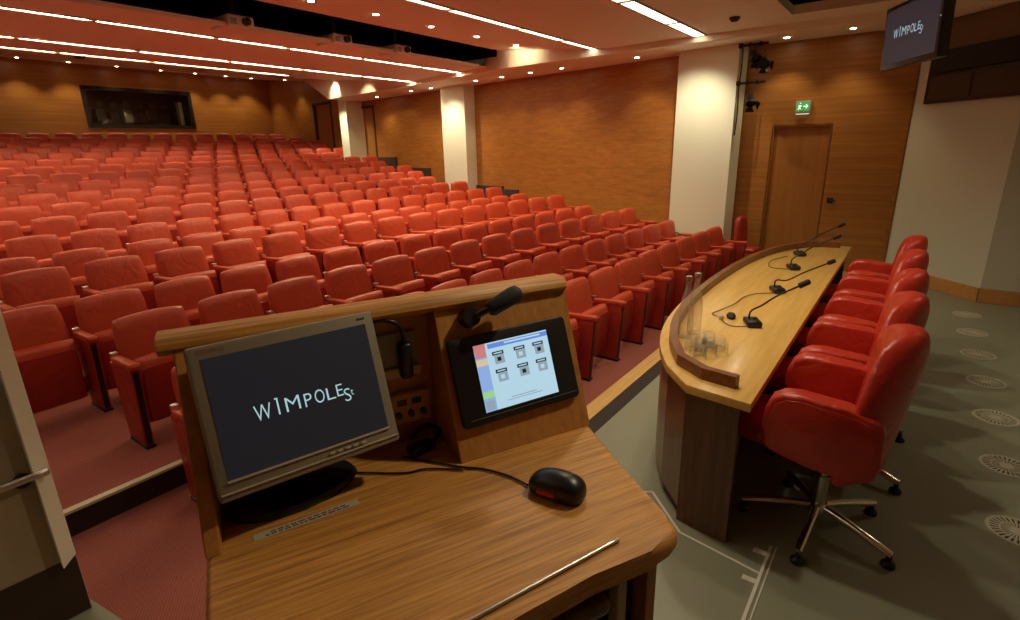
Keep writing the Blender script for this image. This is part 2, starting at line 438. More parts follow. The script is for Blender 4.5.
skirt('baseboard_diagonal', A, C, .018); skirt('baseboard_back', C, E2, .018)
bm = new(); bb(bm, DX - .02, DX, .15, .2, 0, 3.08); struct('trim_4', bm, 'wallwood_y', label='timber edge strip at the end of the door wall')
# side wall (fan shaped) with two far doors
def wpt(y, z, d=8.9): return Vector((wx(y, d), y, z))
def wseg(bm, y0, y1, z0, z1, d=8.9, th=.12):
    a, b = wpt(y0, z0, d), wpt(y1, z0, d); nn = Wn * th
    prism(bm, [a, b, b + nn, a + nn], (0, 0, z1 - z0))
bm = new()
wseg(bm, 2.5, 12.15, -.2, 3.14); wseg(bm, 12.15, 12.83, 2.95, 3.14); wseg(bm, 12.83, 14.5, .5, 4.0)
wseg(bm, 14.5, 15.6, 3.22, 4.2); wseg(bm, 15.6, BY + .1, .5, 4.4)
ow = struct('wall_right', bm, 'wallwood_y')
def wdoor(name, y0, y1, z0, z1, label):
    t = thing(name, label, 'door', wpt((y0 + y1) / 2, 0), WA - pi / 2); t['kind'] = 'structure'
    L = (y1 - y0) / sin(WA)
    bm = new(); bb(bm, .05, .09, -L / 2, L / 2, z0, z1); obj('door_leaf', bm, 'doorwood', t)
    bm = new()
    for s in (-1, 1): bb(bm, -.012, .10, s * L / 2 - .04, s * L / 2 + .04, z0, z1 + .04)
    bb(bm, -.012, .10, -L / 2, L / 2, z1 - .02, z1 + .04); obj('door_frame', bm, 'kick', t)
wdoor('door_2', 12.15, 12.83, .9, 2.95, 'veneered side door in a dark frame behind the far pillar')
wdoor('door_3', 14.5, 15.6, 1.2, 3.22, 'veneered door in a dark frame near the back corner')
# pillars
def pillar(d, y0, y1, dep, z0, z1, n):
    a, b = wpt(y0, z0, d), wpt(y1, z0, d); nn = Wn * dep
    bm = new(); prism(bm, [a, b, b + nn, a + nn], (0, 0, z1 - z0))
    struct('column', bm, 'white_wall', label=n, cat='pillar')
pillar(8.6, 2.23, 3.14, .30, -.2, 3.14, 'broad white pillar by the front rows')
pillar(8.6, 8.10, 8.90, .30, .2, 3.14, 'white pillar half way up the side wall')
pillar(8.4, 12.80, 13.20, .52, .8, 3.3, 'slim white pillar furthest up the side wall')
# back wall with booth window
bm = new(); wy0, wy1 = 5.93, 8.72; wz0, wz1 = 2.645, 3.645
bb(bm, -3.0, wy0, BY, BY + .14, .5, 4.4); bb(bm, wy1, 12.2, BY, BY + .14, .5, 4.4)
bb(bm, wy0, wy1, BY, BY + .14, .5, wz0); bb(bm, wy0, wy1, BY, BY + .14, wz1, 4.4)
struct('wall_back', bm, 'wallwood_x')
w1 = thing('window_1', 'dark control booth window high in the back wall', 'window', ((wy0 + wy1) / 2, BY, (wz0 + wz1) / 2)); w1['kind'] = 'structure'
hw, hh = (wy1 - wy0) / 2, (wz1 - wz0) / 2
bm = new()
for s in (-1, 1):
    bb(bm, s * hw - .05, s * hw + .05, -.03, .1, -hh - .05, hh + .05); bb(bm, -hw, hw, -.03, .1, s * hh - .05, s * hh + .05)
obj('window_frame', bm, 'black', w1)
bm = new(); bb(bm, -hw, hw, .06, .07, -hh, hh); obj('window_pane', bm, 'boothglass', w1)
bm = new()
bb(bm, -hw - .1, hw + .1, 1.6, 1.65, -hh - .3, hh + .3); bb(bm, -hw - .1, hw + .1, .14, 1.65, -hh - .35, -hh - .3); bb(bm, -hw - .1, hw + .1, .14, 1.65, hh + .3, hh + .35)
for s in (-1, 1): bb(bm, s * (hw + .1) - .02, s * (hw + .1) + .02, .14, 1.65, -hh - .3, hh + .3)
obj('booth_lining', bm, 'dark_panel', w1)
bm = new()
for i in range(7):
    x = -1.15 + i * .36; bb(bm, x, x + .22, 1.2, 1.5, -.35 + .06 * (i % 3), -.05 + .1 * (i % 2)); bb(bm, x + .02, x + .2, 1.18, 1.2, .1, .22 + .05 * (i % 2))
obj('booth_equipment', bm, 'socket', w1)
bm = new(); bb(bm, hw - .28, hw - .16, .2, .4, -hh, .25, .02); obj('booth_post', bm, 'cream', w1)
# left outer walls close the room
wallseg('wall_left', Vector((-3.0, BY, 0)), Vector((-3.0, -3.2, 0)), -.4, H, 'wallwood_y', out=-.12)
wallseg('wall_front', Vector((-3.0, -3.2, 0)), Vector((7.8, -3.2, 0)), -.4, H, 'white_wall', out=-.12)

# ------------------------------------------------------------------ ceiling
def cz(y):
    if y <= 4: return 3.2
    if y <= 6.3: return 3.2 + .1 * (y - 4)
    if y <= 9: return 3.2
    return 3.2 + (4.25 - 3.2) / (18.8 - 9) * (y - 9)
SOF = [(-3.2, 8.05), (3.0, 8.05), (5.9, 8.12), (9.0, 8.80), (12.7, 9.40), (14.0, 9.60)]
def sx(y):
    for (a, xa), (b, xb) in zip(SOF, SOF[1:]):
        if a <= y <= b: return xa + (xb - xa) * (y - a) / (b - a)
    return 13
bayx0, bayx1, bayy0, bayy1 = 5.9, 7.55, .0, 1.42
bm = new()
def slab(pts, up=.1):
    prism(bm, pts, (0, 0, up))
def strip_ceil(y0, y1, x0=-3.0, xr=None):
    slab([(x0, y0, cz(y0 + 1e-4)), (x0, y1, cz(y1 - 1e-4)), (xr or min(sx(y1) + .1, 12.4), y1, cz(y1 - 1e-4)), (xr or min(sx(y0) + .1, 12.4), y0, cz(y0 + 1e-4))])
strip_ceil(-3.2, bayy0); strip_ceil(bayy0, bayy1, xr=bayx0); strip_ceil(bayy0, bayy1, x0=bayx1); strip_ceil(bayy1, 4)
strip_ceil(4, 6.15)
strip_ceil(9.0, 14.0)
slab([(-3.0, 6.5, 3.2), (-3.0, 9.0, 3.2), (8.9, 9.0, 3.2), (8.34, 6.5, 3.2)], .006)
slab([(-3.0, 14.0, cz(14)), (-3.0, BY, cz(BY)), (12.2, BY, cz(BY)), (11.4, 14.0, cz(14))])
slab([(8.0, 6.1, 3.41), (8.0, 6.55, 3.41), (8.6, 6.55, 3.41), (8.6, 6.1, 3.41)])
struct('ceiling', bm, 'ceiling')
# projector recess
bm = new()
bb(bm, -3.0, 8.0, 7.5, 7.55, 3.21, 4.2); bb(bm, -3.0, 8.0, 6.10, 6.15, 3.52, 4.2); bb(bm, -3.0, 8.0, 6.1, 7.55, 4.2, 4.25)
bb(bm, 8.0, 8.05, 6.1, 7.5, 3.3, 4.2); bb(bm, -3.05, -3.0, 6.1, 7.5, 3.3, 4.2)
bb(bm, -3.0, 8.0, 6.52, 7.5, 3.207, 3.211)
struct('ceiling_recess', bm, 'recess', label='black projector recess across the ceiling')
bm = new(); bb(bm, -3.0, 8.0, 6.46, 6.50, 3.17, 3.215); struct('trim_5', bm, 'ceiling', label='lip of the projector recess')
bm = new()
for (x0, x1, y0, y1) in ((bayx0, bayx1, bayy1, bayy1 + .03), (bayx0, bayx1, bayy0 - .03, bayy0), (bayx0 - .03, bayx0, bayy0, bayy1), (bayx1, bayx1 + .03, bayy0, bayy1)):
    bb(bm, x0, x1, y0, y1, 3.3, 3.8)
bb(bm, bayx0, bayx1, bayy0, bayy1, 3.8, 3.83); struct('ceiling_bay', bm, 'recess', label='square black opening in the ceiling over the stage')
# side soffit, its fascia and the pale wedge where it climbs to the ceiling
bm = new()
ys = [-3.2, 3.0, 5.9, 9.0, 12.7]
for a, b in zip(ys, ys[1:]):
    ra, rb = (9.1 if a < 2.5 else wx(a) + .1), (9.1 if b <= 2.5 else wx(b) + .1)
    poly(bm, [(sx(a), a, 3.12), (sx(b), b, 3.12), (rb, b, 3.12), (ra, a, 3.12)])
poly(bm, [(sx(12.7), 12.7, 3.12), (9.6, 14.0, cz(14)), (wx(16.2) + .1, 16.2, cz(16.2)), (wx(14.6) + .1, 14.6, 3.3), (wx(12.7) + .1, 12.7, 3.12)])
for a, b in zip(ys, ys[1:]):
    n = 8
    for i in range(n):
        p, q = a + (b - a) * i / n, a + (b - a) * (i + 1) / n
        tp, tq = (3.46 if 5.9 < p < 6.6 else cz(p) + .02), (3.46 if 5.9 < q < 6.6 else cz(q) + .02)
        poly(bm, [(sx(p), p, 3.12), (sx(q), q, 3.12), (sx(q), q, tq), (sx(p), p, tp)])
poly(bm, [(sx(12.7), 12.7, 3.12), (9.6, 14.0, cz(14)), (sx(12.7), 12.7, cz(12.7) + .01)])
struct('ceiling_soffit', bm, 'ceiling')

# ------------------------------------------------------------------ lamps
def spot(name, loc, power, ang=80, blend=.5, col=(1, .80, .46), r=.04, aim=None):
    l = bpy.data.lights.new(name, 'SPOT'); l.energy = power; l.spot_size = rad(ang); l.spot_blend = blend; l.color = col; l.shadow_soft_size = r
    o = bpy.data.objects.new(name, l); COL.objects.link(o); o.location = loc
    if aim is not None:
        o.rotation_euler = (Vector(aim) - Vector(loc)).to_track_quat('-Z', 'Y').to_euler()
    return o
WARM = (1, .82, .52)
def strip(y, x_end, lens, width, label_, lampmat, x_start=-2.9):
    """one lamp run, made of separate fittings end to end"""
    x = x_end; k = 0
    while x > x_start:
        L = lens[k % len(lens)]; k += 1
        z = cz(y); sl = 0 if (y < 4 or 6.3 < y < 9) else (.1 if y < 6.3 else .107)
        t = thing('strip_light', 'strip light fitting %s, %s from the side wall end' % (label_, ORD[k]), 'ceiling light', (x - L / 2, y, z), 0, 'strip lights ' + label_)
        t.rotation_euler = (math.atan(sl), 0, 0)
        bm = new()
        for s in (-1, 1):
            bb(bm, -L / 2, L / 2, s * (width / 2 + .012) - .012, s * (width / 2 + .012) + .012, -.014, -.002)
            bb(bm, s * (L / 2 - .01) - .01, s * (L / 2 - .01) + .01, -width / 2, width / 2, -.014, -.002)
        obj('trim_frame', bm, 'cover', t)
        bm = new(); bb(bm, -L / 2 + .045, L / 2 - .045, -width / 2, width / 2, -.009, -.004); obj('diffuser', bm, lampmat, t)
        x -= L
STRIPS = [(2.63, 8.06, [1.05, 1.35], .15, 'over the front rows'), (4.26, 8.12, [.95, 1.05, 1.3, 1.3], .12, 'before the projector recess'),
          (7.30, 8.45, [1.0, 1.3, 1.3], .05, 'just behind the projector recess'), (8.95, 8.78, [1.3], .048, 'on the middle ceiling'),
          (12.45, 8.2, [1.5], .05, 'nearest the back wall')]
for y, xe, ln, wd, lb in STRIPS: strip(y, xe, ln, wd, lb, 'lamp_front' if y < 6 else ('lamp' if y < 8 else 'lamp_rear'))
def downlight(x, y, z, label_, power=14, ang=95, r=.045, group='ceiling downlights', aim=None, vis=True):
    t = thing('downlight', label_, 'ceiling light', (x, y, z), 0, group)
    bm = new(); lathe(bm, [(.03, -.001), (r, -.004), (r + .015, -.006), (r + .02, 0)], 16); obj('trim_ring', bm, 'cover', t)
    bm = new(); lathe(bm, [(0, -.003), (r * .8, -.003), (r * .8, 0)], 14); obj('lamp', bm, 'downlamp', t)
    spot('downlight_beam', (x, y, z - .02), power, ang, .6, aim=aim or (x, y, z - 1))
wall_dl = [(9.93, 11.41), (9.54, 9.77), (9.46, 9.05), (9.15, 7.49), (9.06, 6.76), (8.94, 6.01), (8.86, 5.29), (8.68, 3.81), (8.54, 1.64), (8.47, .88)]
names = ['beside the far side door', 'short of the middle pillar on its far side', 'touching the far side of the middle pillar', 'just before the middle pillar', 'second before the middle pillar',
         'third before the middle pillar', 'fourth before the middle pillar', 'behind the broad pillar over the side wall', 'over the stage lanterns beside the broad pillar', 'above the exit door wall']
for i, (x, y) in enumerate(wall_dl):
    downlight(x, y, 3.118, 'small round downlight in the soffit ' + names[i], 20, group='side wall downlights')
for i, (x, y) in enumerate([(3.99, 5.5), (4.81, 5.42), (5.72, 5.4), (6.62, 5.37), (7.54, 5.33)]):
    downlight(x, y, cz(y) - .002, 'round downlight before the projector recess, %s from its side wall end' % ORD[5 - i], 80, 130, group='downlights before the projector recess')
for i, x in enumerate([4.57, 5.62, 6.71, 7.83, 8.79, 9.75, 10.6]):
    downlight(x, 18.3, cz(18.3) - .002, 'round downlight close to the back wall, %s from the far corner' % ORD[7 - i], 40, 100, group='back wall downlights')
downlight(10.6, 16.4, cz(16.4) - .002, 'round downlight washing the back corner of the side wall', 22, 100)
for i, (x, y) in enumerate([(8.45, 10.6), (9.0, 12.2)]):
    spot('fascia_fill', (x, y, cz(y) - .05), 34, 75, .7, aim=(x + .5, y + .1, cz(y) - .42))  # added spots without fittings, to brighten the soffit fascia
spot('fascia_fill', (7.72, 5.55, 3.30), 10, 120, .8, aim=(8.2, 5.55, 3.22))  # added spot for the bright fascia patch at the recess end
# unseen lamps over the stage, then added spots at lectern and pillars
for i, (x, y, p) in enumerate([(2.5, 1.35, 66), (4.0, 1.35, 66), (5.6, 1.35, 58), (3.2, .8, 30), (5.0, -1.0, 30)]):  # last spot added, with no fitting, to lighten the stage floor
    spot('stage_beam', (x, y, 3.15), p, 125, 1.0, (1, .86, .60), .07, aim=(x + .1, y - .35, .6))
spot('lectern_fill', (2.0, -.2, 3.15), 78, 60, .9, (1, .84, .58), .06, aim=(.75, .65, 1.15))  # added spot without a fitting, brightens the lectern face
for (x, y, z, ax_, ay_) in ((7.85, 2.75, 3.09, 8.7, 2.98), (8.95, 8.55, 3.10, 9.55, 8.5), (9.45, 12.95, 3.10, 10.1, 13.0)):
    spot('pillar_fill', (x, y, z), 80, 110, .9, (1, .86, .60), .03, aim=(ax_, ay_, .9))  # added spots without fittings, for the bright wash down the pillars
wld = bpy.data.worlds.new('world'); SC.world = wld; wld.use_nodes = True
wld.node_tree.nodes['Background'].inputs['Color'].default_value = (1, .7, .45, 1)
wld.node_tree.nodes['Background'].inputs['Strength'].default_value = .02

# ------------------------------------------------------------------ ceiling fittings
def projector(x, y, z, w, d, h, label_):
    t = thing('projector', label_, 'projector', (x, y, z), 0, 'projectors in the ceiling recess')
    bm = new(); box(bm, (0, d / 2, h / 2), (w, d, h), .02, seg=3); obj('body', bm, 'projector', t, 40)
    bm = new(); cyl(bm, (w * .16, 0.0, h * .52), (w * .16, -.05, h * .52), h * .34, h * .31, 20)
    lens = obj('lens_barrel', bm, 'black', t, 40)
    bm = new(); lathe(bm, [(h * .25, 0), (h * .2, .006), (0, .01)], 18, T(w * .16, -.051, h * .52) @ RX(pi / 2)); obj('lens_glass', bm, 'lens', lens, 60)
    bm = new()
    for k in range(5): bb(bm, -w * .42, -w * .18, -.003, .004, h * (.25 + .1 * k), h * (.29 + .1 * k))
    obj('air_grille', bm, 'black', t)
    bm = new(); bb(bm, -.03, .03, d / 2 - .03, d / 2 + .03, h, h + .75); obj('mount_pole', bm, 'black', t)
projector(3.69, 6.40, 3.165, .31, .4, .13, 'pale projector in the ceiling recess, furthest from the side wall')
projector(5.08, 6.40, 3.165, .30, .4, .125, 'pale projector in the middle of the ceiling recess')
projector(6.17, 6.40, 3.165, .30, .4, .125, 'pale projector in the recess next to the side wall end')
def small_disc(name, x, y, z, r, hgt, label_, cat, mat='cover'):
    bm = new(); lathe(bm, [(0, -hgt), (r * .6, -hgt), (r, -hgt * .35), (r, 0)], 18, T(x, y, z)); tag(obj(name, bm, mat, None, 40), label_, cat)
small_disc('smoke_detector', 7.21, 1.97, 3.199, .06, .045, 'small round smoke detector on the ceiling before the broad pillar', 'smoke detector', 'dark_panel')
small_disc('smoke_detector', 4.15, 12.9, cz(12.9) - .002, .10, .05, 'dark round detector on the far ceiling above the booth window', 'smoke detector', 'dark_panel')
small_disc('ceiling_speaker', 8.35, 12.9, cz(12.9) - .003, .30, .03, 'round pale ceiling speaker beside the pale wedge', 'speaker', 'cover')

# ------------------------------------------------------------------ auditorium seats
SW = .468
def seat_parts(root, both):
    # back cushion (front of the seat faces -Y), reclined
    Mb = T(0, -.045, .572) @ RX(-.19)
    bm = new(); cushion(bm, SW, .47, .11, 12, .20, 6, .12, Mb, ktop=.34, kbot=.05); obj('backrest', bm, 'seat', root, 180)
    bm = new(); prism(bm, [(x, 0, z) for x, z in rrect(-.21, .21, -.43, .16, .05, 4)], (0, .02, 0), .004, T(0, -.01, .575) @ RX(-.19)); obj('back_shell', bm, 'seat_dark', root, 40)
    Mf = T(0, -.205, .335) @ RX(.07)
    bm = new(); cushion(bm, .435, .47, .115, 12, .10, 8, .05, Mf, ktop=.12, kbot=.05); fl = obj('seat_cushion', bm, 'seat', root, 180)
    bm = new(); prism(bm, [(x, 0, z) for x, z in rrect(-.195, .195, -.21, .175, .03, 3)], (0, .012, 0), .003, Mf @ T(0, -.066, 0)); obj('seat_pan', bm, 'seat_dark', root, 40)
    for s in ((-1, 1) if both else (-1,)):
        x = s * .266
        bm = new(); prism(bm, [(x - .030, y, z) for y, z in ((-.10, .535), (-.40, .55), (-.412, .575), (-.40, .592), (-.09, .578))], (.060, 0, 0), .010); obj('armrest', bm, 'seat', root, 50)
        bm = new(); prism(bm, [(x - .026, y, z) for y, z in ((-.10, .02), (-.345, .02), (-.385, .548), (-.06, .54))], (.052, 0, 0), .006)
        sd = obj('side_standard', bm, 'seat_dark', root, 40)
        bm = new(); prism(bm, [(x - .017, y, z) for y, z in ((-.343, .03), (-.382, .53), (-.391, .53), (-.352, .03))], (.034, 0, 0), .003); obj('front_inlay', bm, 'black', sd)
        bm = new(); bb(bm, x - .030, x + .030, -.36, -.10, 0, .02, .005); obj('foot_plate', bm, 'black', sd)
        bm = new(); bb(bm, x - .02, x + .02, -.10, -.055, .57, .60, .005); obj('hinge', bm, 'steel', sd)
SEAT_GROUP = 'red tip-up seats of the auditorium'
proto1 = thing('auditorium_seat', 'x', 'seat'); seat_parts(proto1, False)
proto2 = thing('auditorium_seat', 'x', 'seat'); seat_parts(proto2, True)
used = set()
def place_seat(x, y, z, rz, label_, both):
    p = proto2 if both else proto1
    if p.name not in used:
        used.add(p.name); p.location = (x, y, z); p.rotation_euler = (0, 0, rz); p['label'] = label_; p['group'] = SEAT_GROUP; return
    dup(p, (x, y, z), rz, label_, SEAT_GROUP)
def slope(x): return math.atan(-.021 * max(0, x - 3))
inv = Rm.transposed()
def project(p):
    c = inv @ (Vector(p) - Vector((0, 0, 1.8))); return (510 + 537.55 * c.x / c.z, 310 + 537.55 * c.y / c.z) if c.z > .05 else (-9999, 0)
# phase: x of one known seat per row, spacing, last seat x
ROWS = {1: (1.355, .539, 8.31), 2: (1.40, .54, 8.75), 3: (1.76, .542, 8.83), 4: (3.46, .535, 9.10), 5: (4.30, .53, 9.05), 6: (4.20, .53, 9.05), 7: (4.63, .53, 9.20), 8: (5.05, .53, 9.42),
        9: (5.47, .53, 9.72), 10: (5.89, .53, 9.92), 11: (6.32, .53, 10.0), 12: (6.73, .532, 9.72), 13: (7.15, .532, 10.3), 14: (7.58, .532, 10.55), 15: (8.02, .532, 10.7), 16: (8.46, .532, 10.7), 17: (8.85, .532, 10.5)}
def seat_row(nrow, xs, yf, z):
    xs = sorted(xs, reverse=True)
    for j, x in enumerate(xs):
        lab = 'red leather tip-up seat, %s row from the stage, %s in from the side wall' % (ORD[nrow], ORD[j + 1])
        place_seat(x, yf(x), z, slope(x), lab, j == 0)
r1 = [2.95 + .545 * i for i in range(11)]
r1 = [x for x in r1 if x < 8.5]
seat_row(1, [4.13 - .543 * 3 + .543 * i for i in range(11)], lambda x: 2.35 - .0105 * max(0, x - 3) ** 2 * .55, -.15)
seat_row(2, [1.36 + .5315 * i for i in range(14)], lambda x: 3.27 - .0105 * max(0, x - 3) ** 2 * .8, -.15)
for k, (ph, w, xe) in ROWS.items():
    xs = []
    x = ph
    while x + w <= xe + .14: x += w
    while True:
        px = project((x, rowy(x, k), FL[k] + .6))[0]
        if px < -14 or (k == 1 and x < 1.2) or (k == 2 and x < .7): break
        xs.append(x); x -= w * (1.0 if px > 225 or k < 3 else 1.04)
        if k == 4 and 95 < px < 190: x -= .08
    seat_row(k + 2, xs, lambda x_, k_=k: rowy(x_, k_), FL[k])
# darker seat turned sideways beside the broad pillar
t = thing('upholstered_chair', 'dark red rounded chair standing by the side of the broad pillar', 'chair', (8.62, 1.98, -.15), -.2)
bm = new(); cushion(bm, .30, .60, .10, 12, .5, 6, .1, T(0, .0, .60) @ RX(-.08), ktop=.7, kbot=.1); obj('backrest', bm, 'seat_dark', t, 180)
bm = new(); cushion(bm, .30, .26, .08, 10, .2, 6, .1, T(0, -.16, .40) @ RX(pi / 2)); obj('seat_cushion', bm, 'seat_dark', t, 180)
for sxx in (-1, 1):
    for syy in (-.25, .0):
        bm = new(); cyl(bm, (sxx * .12, syy, 0), (sxx * .11, syy, .38), .012, seg=8); obj('leg', bm, 'black', t, 60)

# low dark plinths at the row ends along the side wall
for i, (y0, y1, z0, z1) in enumerate([(6.75, 7.35, .2, .94), (7.2, 8.05, .3, 1.0), (9.76, 10.65, .5, 1.36), (11.2, 12.1, .75, 1.63)]):
    a, b = wpt(y0, z0, 8.9), wpt(y1, z0, 8.9); nn = Wn * -.05
    bm = new(); prism(bm, [a, b, b + nn, a + nn], (0, 0, z1 - z0), .008)
    struct('trim_%d' % (6 + i), bm, 'dark_panel', label='dark low wall panel at the end of a row')

# ------------------------------------------------------------------ speakers' table
half = [(2.262, .41), (2.305, .70), (2.49, .865), (2.74, .995), (3.05, 1.095), (3.45, 1.165), (3.95, 1.205)]
CX = 4.42
def mirror(p): return (2 * CX - p[0], p[1])
outl = half + [(CX, 1.215)] + [mirror(p) for p in half[::-1]]
def inset(pl, d):
    out = []
    for i, p in enumerate(pl):
        a = Vector((*pl[max(i - 1, 0)], 0)); b = Vector((*pl[min(i + 1, len(pl) - 1)], 0)); t_ = (b - a).normalized()
        q = Vector((*p, 0)) + Vector((t_.y, -t_.x, 0)) * d
        out.append((q.x, q.y))
    return out
def ribbon(bm, pl, d, z0, z1, bevel=0):
    q = inset(pl, d)
    for i in range(len(pl) - 1):
        prism(bm, [Tm @ Vector((*pl[i], z0)), Tm @ Vector((*pl[i + 1], z0)), Tm @ Vector((*q[i + 1], z0)), Tm @ Vector((*q[i], z0))], (0, 0, z1 - z0))
def smoothpl(pl, n=4):
    c = curve([(*p, 0) for p in pl], n); return [(v.x, v.y) for v in c]
arc = [half[1]] + smoothpl(half[2:] + [(CX, 1.215)] + [mirror(p) for p in half[:1:-1]]) + [mirror(half[1])]
tb = thing('conference_table', 'long curved panel table with pale top and dark walnut front', 'table', (CX, .41, 0))
Tm = T(-CX, -.41, 0)
bm = new(); prism(bm, [(x, y, .692) for x, y in ([half[0]] + arc + [mirror(half[0])])[::-1]], (0, 0, .043), .005, Tm); obj('tabletop', bm, 'tabletop', tb, 40)
bm = new(); ribbon(bm, inset(arc, .012), .025, .06, .692); obj('front_panel', bm, 'walnut', tb, 30)
bm = new(); ribbon(bm, inset(arc, .03), .025, 0, .06); obj('plinth', bm, 'rubber', tb, 30)
for m in (False, True):
    pl = [(2.262, .452), half[1]] if not m else [mirror(half[1]), mirror((2.275, .452))]
    bm = new(); ribbon(bm, inset(pl, .002), .03, .0, .692); obj('end_panel', bm, 'walnut', tb)
c0 = [(2.375, .505), (2.40, .665)] + inset(half[2:] + [(CX, 1.215)] + [mirror(p) for p in half[:1:-1]], .05) + [mirror((2.40, .665)), mirror((2.375, .505))]
c0 = c0[:2] + smoothpl(c0[2:-2]) + c0[-2:]
bm = new(); ribbon(bm, c0, .042, .735, .793); obj('document_curb', bm, 'curb', tb, 30)
for xx in (3.35, 4.42, 5.5):
    bm = new(); box(bm, (xx - CX, .35, .34), (.03, .55, .68)); obj('support_panel', bm, 'walnut', tb)
for i, xx in enumerate((3.36, 4.42, 5.48)):
    pass

# microphones on the table
def gooseneck(x, y, hx, hy, hz, label_):
    t = thing('gooseneck_microphone', label_, 'microphone', (x, y, .735), 0, 'gooseneck microphones on the speakers table')
    bm = new(); box(bm, (0, 0, .02), (.13, .085, .038), .014, seg=3, Mx=RZ(.5)); obj('base', bm, 'black', t, 50)
    bm = new(); box(bm, (.02, -.01, .041), (.03, .02, .006), .002); obj('button', bm, 'rubber', t)
    h = Vector((hx - x, hy - y, hz - .735)); d = (h - Vector((0, 0, .10))).normalized()
    pts = curve([(-.01, .02, .035), (-.012, .012, .09), (h.x * .18, h.y * .18, h.z * .48), (h.x * .5, h.y * .5, h.z * .72), h])
    bm = new(); tube(bm, pts, .0055, 8); obj('neck', bm, 'black', t, 180)
    e = h + (pts[-1] - pts[-3]).normalized() * .055
    bm = new(); tube(bm, curve([h - (e - h) * .2, h, (h + e) / 2, e], 4), [.008] + [.017] * 11 + [.009], 12); obj('windscreen', bm, 'rubber', t, 180)
gooseneck(3.363, .656, 3.40, .43, 1.005, 'black gooseneck microphone on the table nearest the tumblers')
gooseneck(4.257, .686, 4.72, .42, .90, 'second black gooseneck microphone from the tumblers')
gooseneck(5.142, .725, 5.12, .45, 1.03, 'third black gooseneck microphone from the tumblers')
gooseneck(5.812, .779, 6.00, .50, 1.015, 'black gooseneck microphone furthest from the tumblers')
def cable(name, pts, r, label_, mat='black', cat='cable'):
    bm = new(); tube(bm, curve(pts, 6), r, 6); return tag(obj(name, bm, mat, None, 180), label_, cat)
cable('microphone_cable', [(3.30, .67, .742), (3.26, .74, .742), (3.30, .80, .742), (3.36, .835, .742)], .0028, 'thin dark cable from the nearest microphone to the white connector')
cable('microphone_cable', [(4.19, .69, .742), (4.10, .80, .742), (3.95, .85, .742), (3.75, .86, .742), (3.55, .90, .742), (3.45, .92, .742), (3.41, .875, .742)], .0028, 'long looping cable from the second microphone to the connector')
cable('microphone_cable', [(5.08, .74, .742), (5.10, .90, .742), (5.40, .95, .742), (5.70, .86, .742)], .0028, 'thin cable looping between the two far microphones')
t = thing('cable_connector', 'small white and black cable connector lying on the table', 'connector', (3.40, .85, .735), 0.3)
bm = new(); box(bm, (0, 0, .014), (.07, .03, .026), .006); obj('white_shell', bm, 'cream', t, 40)
bm = new(); lathe(bm, [(0, 0), (.03, .002), (.036, .014), (.028, .026), (0, .03)], 16, T(.03, -.06, 0) @ Matrix.Diagonal((1.4, .8, 1, 1))); obj('black_boot', bm, 'rubber', t, 60)
# bottles and tumblers
def bottle(x, y, label_, h=.335):
    t = thing('water_bottle', label_, 'bottle', (x, y, .736), 0, 'glass water bottles'); t.scale = (1, 1, 1.07)
    bm = new(); lathe(bm, [(0, .003), (.036, 0), (.040, .01), (.040, .14), (.036, .19), (.020, .25), (.0155, .275), (.0155, .315), (.018, .317), (.018, .325), (.0125, .325), (.0125, .27), (.017, .247), (.033, .19), (.037, .14), (.037, .014), (0, .010)], 24)
    obj('glass_body', bm, 'bottle', t, 180)
    bm = new(); lathe(bm, [(0, h), (.017, h), (.019, h - .004), (.019, h - .024), (.0185, h - .024)], 18); obj('cap', bm, 'steel', t, 50)
bottle(2.935, .922, 'clear glass water bottle nearer the table end, silver cap')
bottle(3.035, .905, 'clear glass water bottle nearer the microphones, silver cap')
tum = [(2.715, .79), (2.765, .835), (2.80, .755), (2.83, .80), (2.715, .715), (2.66, .75), (2.89, .775), (2.86, .71), (2.775, .675)]
tl = ['at the table end of the cluster against the curb', 'on the audience side closest to the curb', 'in the middle of the cluster', 'behind the middle tumbler towards the bottles', 'in front of the middle tumbler',
      'outermost of the cluster towards the table end', 'nearest the microphone cable', 'on the chair side towards the microphone', 'nearest the chairs']
for i, (x, y) in enumerate(tum):
    t = thing('tumbler', 'upturned clear glass tumbler ' + tl[i], 'glass', (x, y, .736), 0, 'tumblers clustered by the bottles')
    bm = new(); lathe(bm, [(.0345, 0), (.0315, .062), (.030, .066), (0, .068), (0, .058), (.0285, .056), (.032, .0)], 20); obj('bowl', bm, 'tumbler', t, 60)
    bm = new(); lathe(bm, [(.0345, 0), (.036, .0015), (.0345, .004)], 20); obj('rim', bm, 'tumbler', t, 60)

